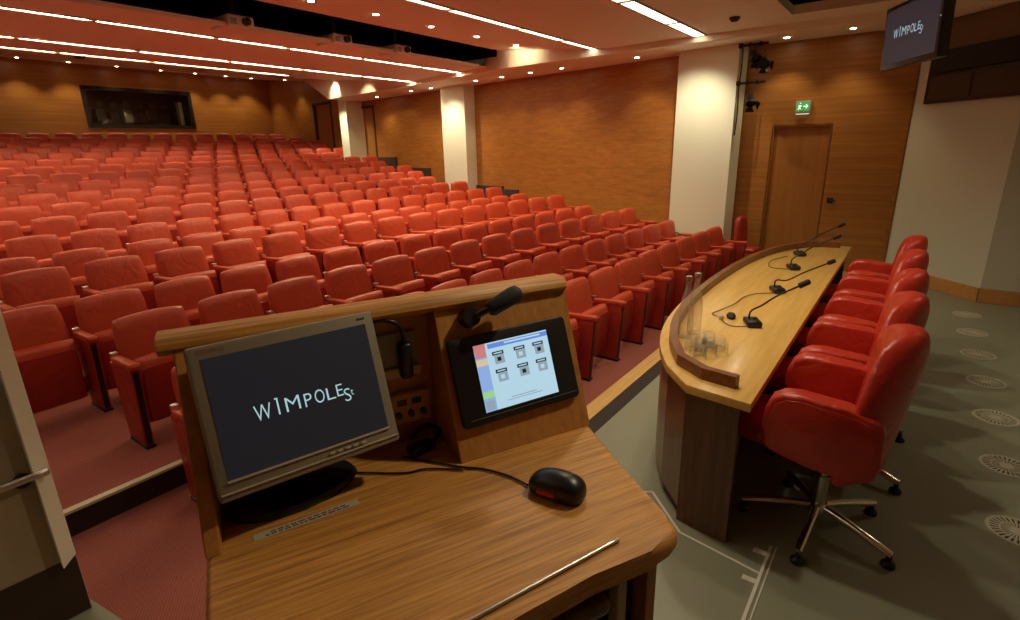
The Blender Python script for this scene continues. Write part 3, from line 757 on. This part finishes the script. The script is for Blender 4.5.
# ------------------------------------------------------------------ swivel chairs
def make_swivel():
    t = thing('swivel_chair', 'x', 'chair')
    # sides: padded slabs, top padding overhanging
    for s in (-1, 1):
        prof = [(.245, .62), (.240, .692), (.220, .745), (.175, .775), (.11, .782), (-.06, .762), (-.15, .746), (-.185, .725), (-.20, .68), (-.20, .55), (-.190, .485), (-.155, .452), (-.10, .444), (.044, .466), (.19, .488), (.228, .510), (.242, .555)]
        x0 = -.305 if s < 0 else .205
        bm = new(); prism(bm, [(x0, y, z) for y, z in prof], (.10, 0, 0), .022, seg=3); a = obj('arm_panel', bm, 'chair', t, 60)
        cy_, cz2 = .02, .615
        bm = new(); prism(bm, [(s * .303, cy_ + (y - cy_) * .88, cz2 + (z - cz2) * .86) for y, z in prof], (s * .006, 0, 0), .003); obj('side_panel', bm, 'chair', a, 40)
    # back: tall curved shell, wrapping slightly round, top rolled over
    bm = new()
    cols, rows = 12, 14; G = []
    for layer in (0, 1):
        g = []
        for j in range(rows + 1):
            v = j / rows; z = .40 + .66 * v; row = []
            for i in range(cols + 1):
                u = -1 + 2 * i / cols
                wv = .295 - .115 * max(0, (v - .5) / .5) ** 2.2
                zz = z - .06 * (abs(u) ** 2.6) * max(0, (v - .45) / .55)
                th = .150 * (1 - .62 * abs(u) ** 3) * (1 - .45 * max(0, (v - .8) / .2) ** 2)
                yc_ = -.145 - .09 * v + .09 * u * u
                row.append(bm.verts.new((u * wv, yc_ + (th / 2 if layer else -th / 2), zz)))
            g.append(row)
        G.append(g)
    for layer in (0, 1):
        for j in range(rows):
            for i in range(cols): bm.faces.new([G[layer][j][i], G[layer][j][i + 1], G[layer][j + 1][i + 1], G[layer][j + 1][i]])
    for j in range(rows):
        for i in (0, cols): bm.faces.new([G[0][j][i], G[0][j + 1][i], G[1][j + 1][i], G[1][j][i]])
    for i in range(cols):
        for j in (0, rows): bm.faces.new([G[0][j][i], G[0][j][i + 1], G[1][j][i + 1], G[1][j][i]])
    bo = obj('backrest', bm, 'chair', t, 180)
    md = bo.modifiers.new('soft', 'SUBSURF'); md.levels = 1; md.render_levels = 1
    bm = new(); cushion(bm, .40, .58, .13, 12, .15, 6, .12, T(0, .10, .500) @ RX(pi / 2)); obj('seat_cushion', bm, 'chair', t, 180)
    bm = new(); bb(bm, -.14, .14, -.10, .16, .395, .425, .008); obj('seat_plate', bm, 'black', t, 40)
    bm = new(); cyl(bm, (0, 0, .10), (0, 0, .28), .028, seg=16); cyl(bm, (0, 0, .28), (0, 0, .40), .018, seg=16); obj('gas_column', bm, 'steel', t, 40)
    bm = new(); tube(bm, [(.03, .02, .385), (.20, .10, .375), (.27, .12, .38)], .006, 8); obj('lever', bm, 'chrome', t, 60)
    bm = new(); lathe(bm, [(0, .135), (.035, .135), (.045, .11), (.045, .085), (.03, .075), (0, .075)], 20); hub = obj('base_hub', bm, 'chrome', t, 40)
    for k in range(5):
        a = rad(175 + 72 * k); c_, s_ = cos(a), sin(a)
        bm = new(); tube(bm, curve([(.03 * c_, .03 * s_, .112), (.15 * c_, .15 * s_, .098), (.335 * c_, .335 * s_, .062)], 3), [.020] * 4 + [.019] * 2 + [.017], 10); lg = obj('base_leg', bm, 'chrome', t, 60)
        bm = new(); lathe(bm, [(0, 0), (.027, 0), (.030, .008), (.026, .022), (.012, .030), (.012, .056), (0, .056)], 16, T(.325 * c_, .325 * s_, 0)); obj('glide', bm, 'black', lg, 50)
    return t
sw = make_swivel()
swl = ['red leather swivel chair nearest the table end, whole side and chrome base in view', 'red leather swivel chair second from the near table end', 'red leather swivel chair in the middle of the five behind the table',
       'red leather swivel chair second from the diagonal white wall', 'red leather swivel chair closest to the diagonal white wall and door wall']
for i, (x, y, r) in enumerate([(2.65, .13, 0), (3.29, .125, .015), (3.93, .12, -.015), (4.66, .115, .01), (5.38, .115, 0)]):
    g = 'red swivel chairs behind the speakers table'
    if i == 0: sw.location = (x, y, 0); sw['label'] = swl[0]; sw['group'] = g
    else: dup(sw, (x, y, 0), r, swl[i], g)

# ------------------------------------------------------------------ stage floor details
for i, (x, y) in enumerate([(3.124, -.66), (3.805, -.68), (4.50, -.69), (5.188, -.69), (5.861, -.687), (6.549, -.686), (7.227, -.68)]):
    t = thing('floor_vent', 'round slotted floor air vent, %s along from the white wall corner' % ORD[7 - i], 'floor vent', (x, y, 0.0005), .1 * i, 'round floor vents')
    bm = new(); lathe(bm, [(0, .001), (.118, .001), (.118, 0)], 32); obj('dark_well', bm, 'slit', t)
    bm = new(); lathe(bm, [(.106, .001), (.107, .004), (.120, .004), (.123, 0)], 36); obj('rim', bm, 'vent', t, 40)
    bm = new()
    for k in range(28):
        a = 2 * pi * k / 28; Mk = RZ(a)
        prism(bm, [Mk @ Vector(p) for p in ((.03, -.0025, .001), (.107, -.006, .001), (.107, .006, .001), (.03, .0025, .001))], (0, 0, .002))
    lathe(bm, [(0, .004), (.03, .004), (.034, .001)], 20); lathe(bm, [(.066, .001), (.066, .0035), (.072, .0035), (.072, .001)], 28)
    obj('spokes', bm, 'vent', t)
t = thing('floor_trap', 'silver edged access hatch in the grey floor before the table end', 'floor hatch', (2.2, .28, 0))
def fstrip(p, q, w, h=.003):
    p, q = Vector((*p, .0)), Vector((*q, .0)); d = (q - p).normalized(); n2 = Vector((-d.y, d.x, 0)) * w / 2
    bm = new(); prism(bm, [p + n2, q + n2, q - n2, p - n2], (0, 0, h)); return bm
for p, q in (((.17, -.008), (-1.0, .0)), ((-.04, 0), (.02, .37)), ((.02, .37), (.25, .60)), ((.25, .60), (.21, .66))):
    obj('edge_strip', fstrip(p, q, .013), 'silver', t)
obj('edge_strip', fstrip((.17, -.03), (-1.0, -.022), .006), 'silver', t)
for x in (-.10, .10):
    bm = fstrip((x, 0.0), (x, .055), .03, .004); obj('hatch_tab', bm, 'silver', t)

# ------------------------------------------------------------------ lectern
LA = rad(-26.0); U0, V0 = .30, .95
LO = Vector((cos(LA) * U0 - sin(LA) * V0, sin(LA) * U0 + cos(LA) * V0, 0))
lec = thing('lectern', 'large oak lectern with sloping touch panel board and capped back', 'lectern', LO, LA)
def uv(u, v, z): return Vector((u - U0, v - V0, z))
top = [(-.122, 1.19), (-.122, .50), (.0, .53), (.16, .553), (.30, .571), (.45, .583), (.57, .578), (.615, .580), (.645, .592), (.657, .612), (.660, .640), (.741, .996), (.741, 1.19)]
bm = new(); prism(bm, [uv(u, v, 1.078) for u, v in top], (0, 0, .042), .014, seg=4); obj('desktop', bm, 'oak', lec, 40)
bm = new(); prism(bm, [uv(-.122, v, z) for v, z in ((.942, 1.121), (1.114, 1.470), (1.165, 1.470), (1.165, 1.121))], (.027, 0, 0), .003); obj('side_board', bm, 'oak_v', lec)
bm = new(); bb(bm, -.11 - U0, .741 - U0, 1.165 - V0, 1.188 - V0, .0, 1.465); obj('back_board', bm, 'oak_v', lec)
capn = [(1.110, 1.450), (1.103, 1.461), (1.106, 1.472), (1.116, 1.480), (1.132, 1.484), (1.165, 1.483), (1.185, 1.474), (1.190, 1.440), (1.15, 1.436), (1.13, 1.443)]
bm = new(); prism(bm, [uv(-.147, v, z) for v, z in capn], (.147 + .742, 0, 0), .003); obj('cap_rail', bm, 'oak', lec, 40)
bm = new(); prism(bm, [uv(.386, v, z) for v, z in ((.994, 1.121), (1.121, 1.465), (1.143, 1.465), (1.016, 1.121))], (.355, 0, 0), .002)
pb = obj('panel_board', bm, 'oak_v', lec)
for u in (.388, .719):
    bm = new(); prism(bm, [uv(u, v, z) for v, z in ((1.012, 1.121), (1.137, 1.455), (1.165, 1.455), (1.165, 1.121))], (.02, 0, 0)); obj('cheek', bm, 'oak_v', lec)
bm = new(); bb(bm, -.10 - U0, -.08 - U0, .72 - V0, 1.165 - V0, .0, 1.078); obj('body_side', bm, 'oak_v', lec)
bm = new(); prism(bm, [uv(u, v, 0) for u, v in ((.598, .655), (.625, .655), (.722, 1.165), (.695, 1.165))], (0, 0, 1.077), .004); obj('body_side', bm, 'walnut', lec)
bm = new(); prism(bm, [uv(u, v, 0) for u, v in ((.600, .615), (.622, .615), (.626, .653), (.600, .653))], (0, 0, 1.077), .004); obj('front_post', bm, 'oak_v', lec)
bm = new(); bb(bm, .0 - U0, .58 - U0, .66 - V0, .68 - V0, .5, 1.078); obj('equipment_front', bm, 'recess', lec)
bm = new(); box(bm, (.33 - U0, .64 - V0, 1.02), (.34, .10, .035), .015, seg=3); obj('keyboard_shelf', bm, 'walnut', lec, 40)
bm = new(); box(bm, (.555 - U0, .645 - V0, .87), (.022, .03, .30), .004); obj('pale_post', bm, 'cream', lec, 40)
# sockets on the back board
t = thing('socket_plate', 'grey power socket plate behind the monitor with black plug', 'socket', uv(.34, 1.261, 1.325) - Vector((0, 0, 0)), 0)
def on_lec(o, u, v, z, rz=0): o.location = LO + RZ(LA) @ uv(u, v, z); o.rotation_euler = (0, 0, LA + rz); return o
on_lec(t, .305, 1.1645, 1.357)
bm = new(); box(bm, (0, -.006, 0), (.10, .012, .085), .004); obj('plate', bm, 'socket_face', t, 40)
bm = new(); box(bm, (0, -.014, -.052), (.10, .02, .024), .004); obj('cream_ledge', bm, 'cream', t, 40)
bm = new(); box(bm, (.012, -.030, -.018), (.030, .036, .088), .010, seg=3); obj('plug', bm, 'black', t, 50)
bm = new(); tube(bm, curve([(.01, -.045, .03), (.0, -.055, .07), (-.03, -.055, .09), (-.09, -.05, .09), (-.14, -.05, .08)], 6), .005, 8); obj('plug_cable', bm, 'black', t, 180)
t = thing('connector_box', 'brown wall box of audio and data outlets below the power sockets', 'socket'); on_lec(t, .322, 1.1645, 1.212)
bm = new(); box(bm, (0, -.012, 0), (.10, .024, .075), .004); obj('box_body', bm, 'skirt', t, 40)
bm = new()
for k in range(3): cyl(bm, (-.03 + .03 * k, -.024, -.012), (-.03 + .03 * k, -.032, -.012), .008, seg=10)
for k in range(2): box(bm, (-.02 + .035 * k, -.025, .018), (.022, .006, .014))
obj('outlets', bm, 'black', t)
# sloping touch screen
sl = math.atan2(.121, .33)
def on_board(o, a, b, off, roll=0.0):
    """a along the board width (u), b up the slope from the desk, off out of the board"""
    p = uv(a, .994 + b * sin(sl) - off * cos(sl), 1.12 + b * cos(sl) + off * sin(sl))
    o.matrix_world = T(*LO) @ RZ(LA) @ T(*p) @ RX(-sl) @ RY(-roll)
    return o
t = thing('touch_panel', 'black framed touch control screen set in the sloping oak board', 'control panel'); on_board(t, .559, .180, .001, rad(1.6))
bm = new(); prism(bm, [(x, 0, z) for x, z in rrect(-.158, .158, -.103, .103, .012, 4)], (0, -.014, 0), .004, seg=2); obj('bezel', bm, 'black', t, 40)
bm = new(); bb(bm, -.14, .15, -.0165, -.0138, -.088, -.0865); obj('bezel_line', bm, 'socket', t)
scr = thing('x', 'x', 'x'); bpy.data.objects.remove(scr)
M['ui_bg'] = emit('touch screen pale ground', (.46, .70, .86), .72)
M['ui_blue'] = emit('touch screen blue', (.10, .22, .62), .9)
M['ui_side'] = emit('touch screen side bar', (.22, .36, .66), .9)
M['ui_red'] = emit('touch screen red key', (.55, .20, .20), .8)
M['ui_tan'] = emit('touch screen tan key', (.62, .52, .36), .8)
M['ui_green'] = emit('touch screen green key', (.30, .62, .25), .8)
M['ui_grey'] = emit('touch screen grey icon', (.26, .35, .42), .8)
M['ui_black'] = emit('touch screen black caption', (.01, .015, .02), .6)
X0, X1, Z0, Z1 = -.099, .099, -.078, .078
def ui(bm, x0, x1, z0, z1, d, mi): poly(bm, [(x0, -.0142 - d, z0), (x1, -.0142 - d, z0), (x1, -.0142 - d, z1), (x0, -.0142 - d, z1)], mi)
bm = new()
W_, H_ = X1 - X0, Z1 - Z0
def f(a, b, c, d_, lvl, mi): ui(bm, X0 + a * W_, X0 + b * W_, Z1 - d_ * H_, Z1 - c * H_, lvl * .0002, mi)
f(0, 1, 0, 1, 0, 0); f(0, .15, 0, 1, 1, 2); f(.18, 1, .02, .09, 1, 1); f(.0, .15, .0, .10, 2, 3); f(.01, .14, .10, .2, 2, 3); f(.0, .15, .22, .32, 2, 4); f(.0, .15, .70, .80, 2, 5); f(.02, .13, .84, .98, 2, 6)
for r_i, cz_ in enumerate((.15, .42)):
    for c_i, cx_ in enumerate((.24, .53, .79)):
        f(cx_, cx_ + .13, cz_ + .06, cz_ + .19, 2, 6); f(cx_ - .02, cx_ + .13, cz_, cz_ + .055, 3, 7); f(cx_ + .0, cx_ + .11, cz_ + .018, cz_ + .036, 4, 0)
        f(cx_ + .035, cx_ + .085, cz_ + .09, cz_ + .15, 4, 0 if (r_i + c_i) % 2 else 7)
f(.36, .70, .865, .88, 2, 6); f(.30, .78, .9, .912, 2, 6); f(.4, .9, .035, .06, 2, 0)
obj('screen', bm, ['ui_bg', 'ui_blue', 'ui_side', 'ui_red', 'ui_tan', 'ui_green', 'ui_grey', 'ui_black'], t)
# small microphone clipped to the board
t = thing('lectern_microphone', 'short black microphone on a round base on the lectern board', 'microphone'); on_board(t, .464, .322, .001)
bm = new(); cyl(bm, (0, 0, 0), (0, -.03, 0), .024, .021, 20); obj('round_base', bm, 'black', t, 40)
bm = new(); tube(bm, [(.012, -.03, .002), (.03, -.048, .008), (.045, -.05, .012)], .008, 8); obj('swivel_joint', bm, 'black', t, 60)
bm = new(); tube(bm, [(.035, -.05, .008), (.042, -.05, .011), (.10, -.055, .033), (.112, -.056, .038), (.118, -.056, .040)], [.014, .019, .021, .019, .010], 14); obj('windscreen', bm, 'rubber', t, 60)
# monitor
mon = thing('monitor', 'grey flat monitor on the lectern showing a dark slide', 'monitor')
ma, mt = -.284, .322
mw, mh = .345, .28
BLc = Vector((.342, .890, 1.213))
mon.matrix_world = T(*BLc) @ RZ(ma) @ RX(-mt) @ T(mw / 2, 0, 0)
x0, x1, z0, z1 = -mw / 2 + .020, mw / 2 - .020, .036, mh - .024
bm = new(); prism(bm, [(x, 0, z) for x, z in rrect(-mw / 2, mw / 2, 0, mh, .006, 3)], (0, .035, 0), .005)
obj('casing', bm, 'bezel', mon, 40)
bm = new(); prism(bm, [(x, .035, z) for x, z in rrect(-.12, .12, .05, .23, .03, 4)], (0, .012, 0), .004); obj('rear_bulge', bm, 'black', mon, 40)
bm = new(); bb(bm, x0, x1, -.0012, .0, z0, z1); obj('screen', bm, 'screen', mon)
bm = new(); bb(bm, x0 - .002, x1 + .002, -.004, .002, z0 - .004, z0 - .0005); bb(bm, -mw / 2 + .004, mw / 2 - .002, -.004, .003, .013, .0155); obj('edge_highlight', bm, 'bezel_lo', mon)
bm = new()
for k in range(5): box(bm, (.03 + .016 * k, -.003, .022), (.010, .004, .004), .001)
obj('buttons', bm, 'bezel_lo', mon)
bm = new(); text_into(bm, 'COMPAQ', .0105, T(-mw / 2 + .016, -.0015, mh - .015) @ RX(pi / 2)); obj('brand_lettering', bm, 'redprint', mon)
bm = new()
for k in range(3): bb(bm, mw / 2 - .035 + .006 * k, mw / 2 - .031 + .006 * k, -.0012, 0, mh - .014, mh - .010)
obj('corner_print', bm, 'ink', mon)
def logo(parent, cx, cz_, s, y, mat):
    """each letter fitted to its own width and height; s = one unit of the slide lettering (380 units wide)"""
    bm = new()
    L = [('W', 0, 60, 0, 60), ('I', 74, 97, 4, 69), ('M', 112, 166, 4, 59), ('P', 183, 212, 2, 54), ('O', 224, 262, 3, 57), ('L', 271, 305, 4, 52), ('E', 312, 338, 7, 55), ('S', 339, 366, -22, 30), ('t', 367, 379, -2, 20)]
    for ch, xa, xb, za, zb in L:
        tmp = new(); text_into(tmp, ch, 1.0, I4)
        xs_ = [v.co.x for v in tmp.verts]; ys_ = [v.co.y for v in tmp.verts]
        if ch == 'I': w0 = (xb - xa) * .26; xa, xb = xa + (xb - xa - w0) / 2, xa + (xb - xa + w0) / 2
        sxx, syy = (xb - xa) / (max(xs_) - min(xs_)), (zb - za) / (max(ys_) - min(ys_))
        Mx = T(cx + (xa - 190) * s, y, cz_ + (za - 30) * s) @ RX(pi / 2) @ Matrix.Diagonal((sxx * s, syy * s, s, 1)) @ T(-min(xs_), -min(ys_), 0)
        tmp.transform(Mx); me = bpy.data.meshes.new('tmp'); tmp.to_mesh(me); tmp.free(); bm.from_mesh(me); bpy.data.meshes.remove(me)
        if ch == 'I':
            za_, zb_ = cz_ + (za - 30) * s, cz_ + (zb - 30) * s; xm = cx + ((xa + xb) / 2 - 190) * s
            bb(bm, xm - 9 * s, xm, y - 1e-5, y + 1e-5, zb_ - 5 * s, zb_)
    obj('lettering', bm, mat, parent)
logo(mon, .005, mh / 2 - .003, .000490, -.0022, 'lettering')
bm = new(); box(bm, (.0, .10, -.063), (.25, .17, .018), .007, seg=3, Mx=RX(mt)); st = obj('stand_base', bm, 'black', mon, 40)
st.matrix_local = Matrix.Identity(4)
bpy.data.objects.remove(st)
bm = new(); lathe(bm, [(0, 0), (.118, 0), (.122, .006), (.115, .016), (.05, .024), (0, .024)], 32, T(0, 0, 0) @ Matrix.Diagonal((1.1, .62, 1, 1)))
st = obj('stand_base', bm, 'black', mon, 40)
bm = new(); box(bm, (0, .015, .075), (.09, .025, .12), .010); nk = obj('stand_neck', bm, 'black', mon, 40)
Minv = mon.matrix_world.inverted()
base_w = T(*BLc) @ RZ(ma) @ T(mw / 2 - .03, .100, 1.1205 - BLc.z)
for o in (st, nk): o.matrix_local = Minv @ base_w
# things on the desk
def on_desk(o, u, v, rz=0): o.location = LO + RZ(LA) @ uv(u, v, 1.1202); o.rotation_euler = (0, 0, LA + rz); return o
t = thing('computer_mouse', 'black computer mouse with red mark on the lectern desk', 'mouse'); on_desk(t, .515, .797, rad(-60))
bm = new(); cushion(bm, .122, .066, .058, 14, .75, 2.6, .25, T(0, 0, .016) @ RX(pi / 2))
for v in bm.verts:
    if v.co.z < 0.003: v.co.z = .003 + (v.co.z - .003) * .08
    v.co.z *= 1.0 + .12 * (v.co.x / .06)
obj('shell', bm, 'black', t, 180)
bm = new(); box(bm, (-.035, -.001, .031), (.022, .006, .014), .003, Mx=I4); obj('scroll_wheel', bm, 'socket', t, 40)
bm = new(); bb(bm, -.030, .010, -.0365, -.020, .010, .0215, .004); obj('red_mark', bm, 'redlogo', t)
def dk(u, v, z=1.124): return LO + RZ(LA) @ uv(u, v, z)
cable('mouse_cable', [dk(.475, .846), dk(.455, .895), dk(.42, .945), dk(.38, .978), dk(.33, 1.03), dk(.28, 1.085)], .0025, 'thin black mouse cable running behind the touch panel board')
cable('mouse_cable', [dk(.38, .965), dk(.31, 1.01), dk(.26, 1.02), dk(.16, 1.08)], .0022, 'thin cable lying between monitor and sloping board')
t = thing('power_adapter', 'black power adapter tucked behind the monitor on the desk', 'adapter'); on_desk(t, .325, 1.09, .3)
bm = new(); box(bm, (0, 0, .012), (.065, .035, .022), .007, seg=3); obj('adapter_body', bm, 'black', t, 40)
bm = new(); tube(bm, curve([(.04, 0, .015), (.07, .02, .02), (.05, .05, .03), (.0, .04, .02)], 5), .005, 8); obj('adapter_cable', bm, 'black', t, 180)
t = thing('label_strip', 'pale printed label strip stuck on the desk under the monitor', 'label'); on_desk(t, .054, .966, rad(4.5))
bm = new(); bb(bm, -.098, .098, -.0095, .0095, 0, .0008); obj('paper', bm, 'sticker', t)
bm = new(); random.seed(3)
for r_i in (0, 1):
    x = -.078 + .01 * r_i
    while x < .075:
        w = random.uniform(.005, .014); bb(bm, x, x + w, -.006 + .0068 * r_i, -.0022 + .0068 * r_i, .0008, .0011); x += w + .003
obj('print', bm, 'ink', t)
t = thing('metal_rod', 'thin steel rod lying along the curved desk edge', 'rod'); p, q = dk(.53, .625, 1.1245), dk(.10, .585, 1.1245)
t.location = p; t.rotation_euler = (0, 0, math.atan2(q.y - p.y, q.x - p.x)); Lr = (q - p).length
bm = new(); tube(bm, [(0, 0, 0), (Lr, 0, 0)], .0034, 10); obj('shaft', bm, 'steel', t, 60)
bm = new(); tube(bm, [(-.004, 0, 0), (.006, 0, 0)], .004, 10); obj('tip', bm, 'cream', t, 60)

# ------------------------------------------------------------------ half open door at the aisle
t = thing('door_4', 'white door leaf with steel lever handle and dark kick plate', 'door', (.43, 2.70, -.15), rad(-3)); t['kind'] = 'structure'
bm = new(); bb(bm, -.85, 0, 0, .05, .0, 2.0, .003); obj('door_leaf', bm, 'door_white', t)
bm = new(); bb(bm, -.845, -.004, -.004, .0, .01, .29); obj('kick_plate', bm, 'kick', t)
bm = new(); cyl(bm, (-.09, 0, .715), (-.09, -.012, .715), .030, seg=18); rose = obj('handle_rose', bm, 'black', t, 40)
bm = new(); tube(bm, [(-.09, -.012, .722), (-.09, -.06, .738)], .010, 10); tube(bm, [(-.010, -.06, .745), (-.014, -.06, .745), (-.055, -.06, .742), (-.18, -.06, .738)], [.013, .0175, .016, .015], 14); obj('handle_lever', bm, 'steel', t, 50)

bm = new(); prism(bm, [(-.058, -.002, .30), (.0, -.002, .30), (-.058, -.075, .30)], (0, 0, 1.70)); obj('edge_strip', bm, 'white_wall', t)  # added wedge in lighter paint stands in for the lit leaf edge
bm = new(); poly(bm, [(-1.2, 2.0, -.147), (.56, 2.0, -.147), (.44, 2.78, -.147), (-1.2, 2.82, -.147)]); struct('floor_threshold', bm, 'floor')

# ------------------------------------------------------------------ wall mounted things on the stage side
t = thing('exit_sign', 'green illuminated exit sign above the veneered door', 'exit sign', (DX, 1.39, 2.25))
bm = new(); bb(bm, -.06, 0, -.095, .095, -.085, .085, .006); obj('case', bm, 'cover', t, 40)
bm = new(); bb(bm, -.063, -.06, -.085, .085, -.05, .075); obj('green_face', bm, 'green', t)
bm = new()
def ex(p, q, w=.010):
    p, q = Vector((-.0645, *p)), Vector((-.0645, *q)); d = (q - p).normalized(); n2 = Vector((0, -d.z, d.y)) * w / 2; prism(bm, [p + n2, q + n2, q - n2, p - n2], (.001, 0, 0))
ex((.035, .025), (.045, -.005), .02); ex((.045, -.005), (.06, -.035)); ex((.045, -.005), (.025, -.025)); ex((.035, .025), (.06, .015)); ex((.035, .025), (.015, .01)); ex((.034, .046), (.034, .058), .013)
ex((-.005, .01), (-.055, .01), .012); ex((-.06, .01), (-.035, .035)); ex((-.06, .01), (-.035, -.015))
obj('pictogram', bm, 'exit_white', t)
bm = new(); bb(bm, -.05, -.02, -.08, .08, -.092, -.085); obj('lamp_edge', bm, 'exit_white', t)
t = thing('door_control', 'small black door control on the timber wall beside the door', 'door control', (DX, .905, .99))
bm = new(); bb(bm, -.02, 0, -.04, .04, -.035, .035, .006); obj('plate', bm, 'black', t, 40)
bm = new(); tube(bm, [(-.02, .0, 0), (-.05, .0, 0), (-.052, -.07, 0)], .009, 8); obj('lever', bm, 'rubber', t, 60)
# stage lanterns on the broad pillar
def bar(y, z, label_):
    t = thing('lighting_bar', label_, 'lighting bar', (8.56, y, z), 0, 'bars on the broad pillar')
    bm = new(); tube(bm, [(.02, 0, 0), (-.01, -.36, .0)], .017, 10); obj('pipe', bm, 'black', t, 60)
    bm = new(); box(bm, (.01, .0, 0), (.07, .05, .06), .006); obj('clamp', bm, 'rubber', t, 40)
    for k in (-.12, -.26):
        bm = new(); box(bm, (0, k, .0), (.05, .03, .055), .005); obj('hook_clamp', bm, 'rubber', t, 40)
bar(2.22, 3.085, 'upper black lighting bar fixed to the broad pillar'); bar(2.21, 2.60, 'lower black lighting bar fixed to the broad pillar')
def lantern(x, y, z, rz, tilt, label_):
    t = thing('stage_lantern', label_, 'stage light', (x, y, z), 0, 'black stage lanterns')
    t.scale = (.74, .74, .74)
    Mx = RZ(rz) @ RX(tilt)
    bm = new(); lathe(bm, [(0, -.10), (.045, -.10), (.075, -.06), (.085, .05), (.095, .07), (.095, .10), (.085, .10), (.080, .06), (0, .05)], 20, Mx); obj('can', bm, 'black', t, 40)
    bm = new(); tube(bm, curve([(-.10, 0, -.01), (-.105, 0, .10), (-.06, 0, .155), (.06, 0, .155), (.105, 0, .10), (.10, 0, -.01)], 4), .007, 6); obj('yoke', bm, 'black', t, 60)
    bm = new()
    for k in range(4):
        Mk = Mx @ RZ(k * pi / 2); prism(bm, [Mk @ Vector(p) for p in ((-.06, .095, .10), (.06, .095, .10), (.085, .13, .18), (-.085, .13, .18))], Mk.to_3x3() @ Vector((0, .004, 0)))
    obj('barn_doors', bm, 'rubber', t)
    bm = new(); tube(bm, [(0, 0, .155), (0, 0, .20)], .011, 8); obj('hanger', bm, 'rubber', t, 60)
lantern(8.54, 2.02, 2.94, -.9, 2.3, 'black stage lantern on the upper bar close to the pillar')
lantern(8.48, 1.88, 2.84, -1.2, 2.1, 'black stage lantern at the outer end of the upper bar')
lantern(8.52, 2.02, 2.37, -1.0, 2.4, 'black stage lantern hanging from the lower bar')
cable('lantern_cable', [(8.57, 2.19, 3.05), (8.575, 2.19, 2.8), (8.565, 2.2, 2.55), (8.575, 2.19, 2.2), (8.565, 2.2, 1.9)], .010, 'black cable running down the edge of the broad pillar')

# television hung over the stage
tv = thing('television', 'black framed television hung from the ceiling showing a dark slide', 'television')
ta = rad(206.5); tw, th_ = .92, .53
tv.matrix_world = T(6.55, .412, 2.41) @ RZ(ta) @ RX(.042)
bm = new(); prism(bm, [(x, 0, z) for x, z in rrect(0, tw, 0, th_, .008, 2)], (0, .085, 0), .006); obj('casing', bm, 'black', tv, 40)
bm = new(); bb(bm, .03, tw - .035, -.0015, 0, .045, th_ - .035); obj('screen', bm, 'tv_screen', tv)
bm = new(); bb(bm, tw * .5 - .05, tw * .5 + .05, .085, .16, .15, .40, .01); obj('bracket', bm, 'rubber', tv, 40)
bm = new(); cyl(bm, (tw * .5, .13, .25), (tw * .5, .13, .80), .025, seg=14); obj('drop_pole', bm, 'black', tv, 40)
logo(tv, tw * .47, th_ * .54, .00128, -.003, 'lettering')
bm = new(); box(bm, (tw - .014, -.002, .30), (.006, .004, .006)); obj('indicator', bm, 'lettering', tv)

# dark cabinet with grilles on the diagonal wall
cab = thing('speaker_cabinet', 'dark wall cabinet with black band and two brown grilles', 'speaker cabinet')
a0 = A + dd * .19; wl = 1.2
cab.matrix_world = Matrix(((dd.x, -no.x, 0, a0.x), (dd.y, -no.y, 0, a0.y), (0, 0, 1, 0), (0, 0, 0, 1))) if False else T(a0.x, a0.y, 0) @ RZ(math.atan2(dd.y, dd.x))
# local +X runs along the wall towards the corner, local -Y is out of the room or into it depending on handedness
side = 1 if (RZ(math.atan2(dd.y, dd.x)) @ Vector((0, 1, 0))).dot(Vector((-8, 0, 0)) - Vector((0, 0, 0))) > 0 else -1
def cb(name, x0, x1, o0, o1, z0, z1, mat, bev=0):
    bm = new(); bb(bm, x0, x1, side * o0, side * o1, z0, z1, bev); return obj(name, bm, mat, cab, 40)
cb('cabinet_body', 0, wl, -.005, .045, 2.20, 2.77, 'black', .004)
cb('black_band', .08, wl, .045, .10, 2.54, 2.775, 'rubber', .004)
cb('grille_panel', .06, .60, .045, .052, 2.24, 2.50, 'grille'); cb('grille_panel', .64, 1.2, .045, .052, 2.24, 2.50, 'grille')

M['upper'] = plain('dark olive wall shade', (.16, .12, .075), .7)  # dark colour of an added panel, painting shade on the wall above
cb('upper_wall_shade', .10, wl, -.005, .03, 2.77, 3.115, 'upper')
